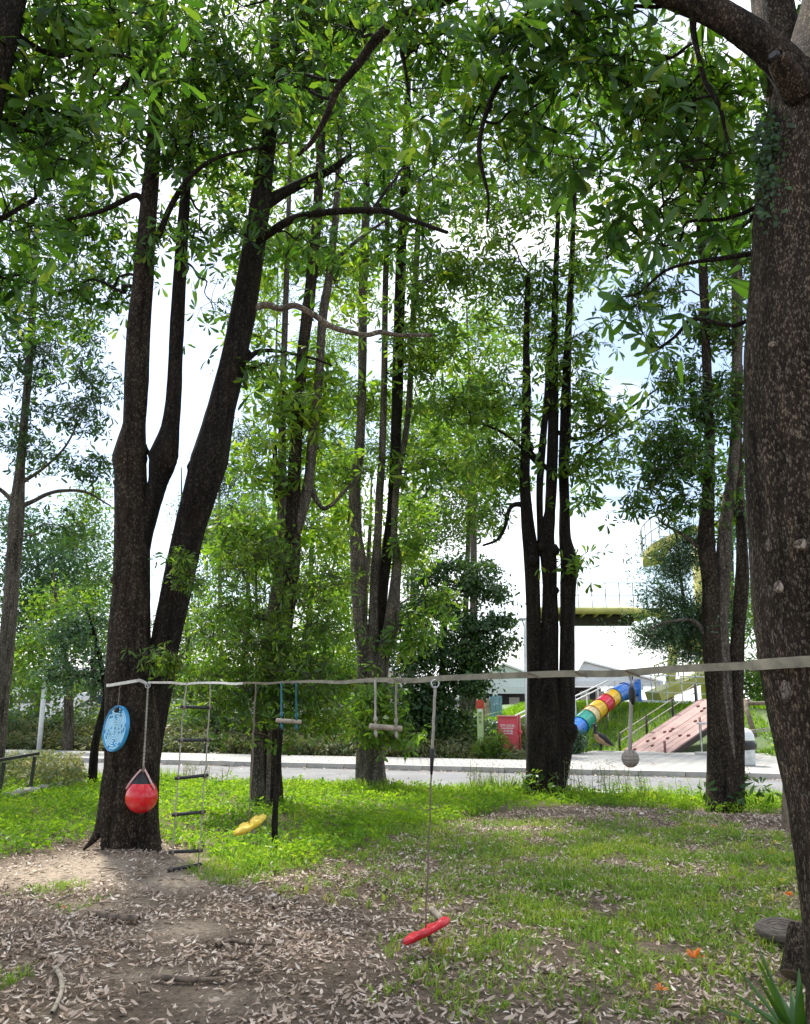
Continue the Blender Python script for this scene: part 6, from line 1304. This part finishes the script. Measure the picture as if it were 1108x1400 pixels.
stick('pale crooked root arching from the litter at lower left', [(76, 1330), (82, 1345), (84, 1362), (80, 1378), (70, 1398)], .017, .009, 'root_pale', cat='root', name='exposed_root')
stick('thin stick right of the forked twig', [(340, 1336), (365, 1333), (392, 1326)], .01, .006)
stick('pale stick lying just behind the red seat', [(590, 1248), (600, 1256), (610, 1264)], .022, .02, 'root_pale')
stick('crooked dark stick on the litter below the stake', [(374, 1244), (390, 1238), (408, 1231)], .014, .009)
# round wooden slab and cut log by the great trunk
p = G(1073, 1293); sb_ = thing('wood_slab', p, 'dark round wooden slab lying by the foot of the great trunk', 'wood slab')
c = Vector((p.x + .0, p.y + .05, .09)); M3 = (Matrix.Rotation(R(9), 3, 'X') @ Matrix.Rotation(R(-4), 3, 'Y'))
v, f = lathe([(.001, -.03), (.15, -.03), (.158, -.02), (.16, .01), (.153, .022), (.14, .018), (.001, .016)], 32); v = v * np.array([1, .92, 1]) * (1 + .04 * np.array([mnoise.noise(Vector((q[0] * 8, q[1] * 8, 0))) for q in v]))[:, None]; MB().add(v @ np.array(M3).T + np.array(c), f).build('slab', 'wood_dark', sb_, True)
for rr in (.05, .09, .122):
    pts = [c + M3 @ Vector((rr * math.cos(a), rr * .92 * math.sin(a), .019)) for a in np.linspace(0, 6.283, 25)]; mb = MB(); mb.tube(pts, .0022, 4, False); mb.build('growth_ring', 'stick', sb_)
mb = MB(); mb.tube([c + Vector((0, .02, -.09)), c + Vector((0, .02, -.02))], [.11, .1], 14); mb.build('support_block', 'wood_dark', sb_)
p = G(1098, 1345); lg = thing('cut_log', p, 'short brown cut log leaning at the foot of the great trunk', 'log')
a = Vector((p.x - .04, p.y, .04)); b = Vector((p.x + .08, p.y + .12, .27)); mb = MB(); stemtube(mb, [list(a), list(a.lerp(b, .5)), list(b)], [.085, .08, .075], 14, 5, .06); mb.build('log_body', 'bark_near', lg, True)
mb = MB(); d = (b - a).normalized(); mb.tube([a - d * .004, a + d * .002], .082, 14); mb.build('cut_face', 'wood_post', lg); mb = MB(); mb.tube([b - d * .002, b + d * .004], .073, 14); mb.build('cut_face', 'wood_post', lg)
# sword leaved plant at the lower right corner
p = G(1095, 1440); sw = thing('sword_plant', p, 'clump of long dark green sword leaves in the lower right corner', 'plant'); rg2 = np.random.default_rng(12)
for i in range(24):
    a = R(60 + 240 * (i / 23.)) + rg2.normal(0, .15); el = rg2.uniform(.5, 1.25); L_ = rg2.uniform(.34, .55); d = np.array([math.cos(a) * math.cos(el), math.sin(a) * math.cos(el) * .7, math.sin(el)]); sd_ = np.cross(d, [0, 0, 1]); sd_ /= np.linalg.norm(sd_); V = []; F = []
    for j, t in enumerate(np.linspace(0, 1, 7)):
        w2 = .024 * (1 - t ** 2.2) + .002; c = np.array([p.x, p.y, 0]) + d * L_ * t + np.array([0, 0, -.16 * t * t * (1.3 - el)]); V += [c - sd_ * w2, c + np.array([0, 0, -.006]), c + sd_ * w2]
        if j: k = 3 * (j - 1); F += [[k, k + 1, k + 4, k + 3], [k + 1, k + 2, k + 5, k + 4]]
    MB().add(np.array(V), F).build('leaf', 'sword_leaf', sw, True)
# orange flowers and yellowing sprouts
def flower(label, px, py, sc, seed, mat='orange_petal', name='orange_flower', cat='flower', k=9):
    p = G(px, py); r2 = np.random.default_rng(seed); rt = thing(name, (p.x, p.y, 0), label, cat)
    mb = MB(); mb.tube([(p.x, p.y, -.02), (p.x + .005, p.y, .05 * sc)], .004, 5); mb.build('stalk', 'grass_blade', rt)
    for i in range(k):
        a = 2 * math.pi * i / k + r2.normal(0, .2); el = r2.uniform(.15, 1.1); lv_, lf_ = leaf_shape(.055 * sc, .022 * sc, .3, .1, True); Rm = rot_from_axis(np.array([[math.cos(a) * -math.sin(el), math.sin(a) * -math.sin(el), math.cos(el)]]), np.array([0.]))[0]
        d = np.array([math.cos(a) * math.cos(el), math.sin(a) * math.cos(el), math.sin(el)]); s1 = np.array([-math.sin(a), math.cos(a), 0]); Mx = np.stack([d, s1, np.cross(d, s1)], -1); MB().add(lv_ @ Mx.T + np.array([p.x, p.y, .045 * sc]), lf_).build('petal' if mat == 'orange_petal' else 'leaf', mat, rt)
flower('orange flower cluster in the grass left of the wooden slab', 952, 1324, 1.25, 1, k=14); flower('lowest orange flower near the bottom edge', 905, 1364, .8, 2, k=10); flower('orange flower above the wooden slab', 1080, 1232, .9, 3, k=11); flower('small orange flower near the post at right', 1056, 1172, .7, 4, k=8)
flower('orange withered leaf tuft at the left of the litter', 88, 1248, .7, 5, k=6); flower('faint orange tuft before the three close stems', 976, 1135, .8, 6, k=7)
for i, (a, b) in enumerate(((1062, 1160), (1078, 1185), (1090, 1200), (1040, 1190), (1070, 1215), (1030, 1250), (1058, 1240), (1092, 1168))):
    flower(['yellowing sprout nearest the round post', 'yellowing sprout above the topmost flower by the slab', 'yellow sprout touching the great trunk', 'pale yellow sprout left of the great trunk', 'yellow sprout just above the orange flower by the slab', 'lone yellow sprout up left of the slab', 'yellow sprout right above the slab', 'topmost yellow sprout against the great trunk'][i], a, b, 1.1, 20 + i, 'yellow_leaf', 'yellow_sprout', 'sprout', 6)
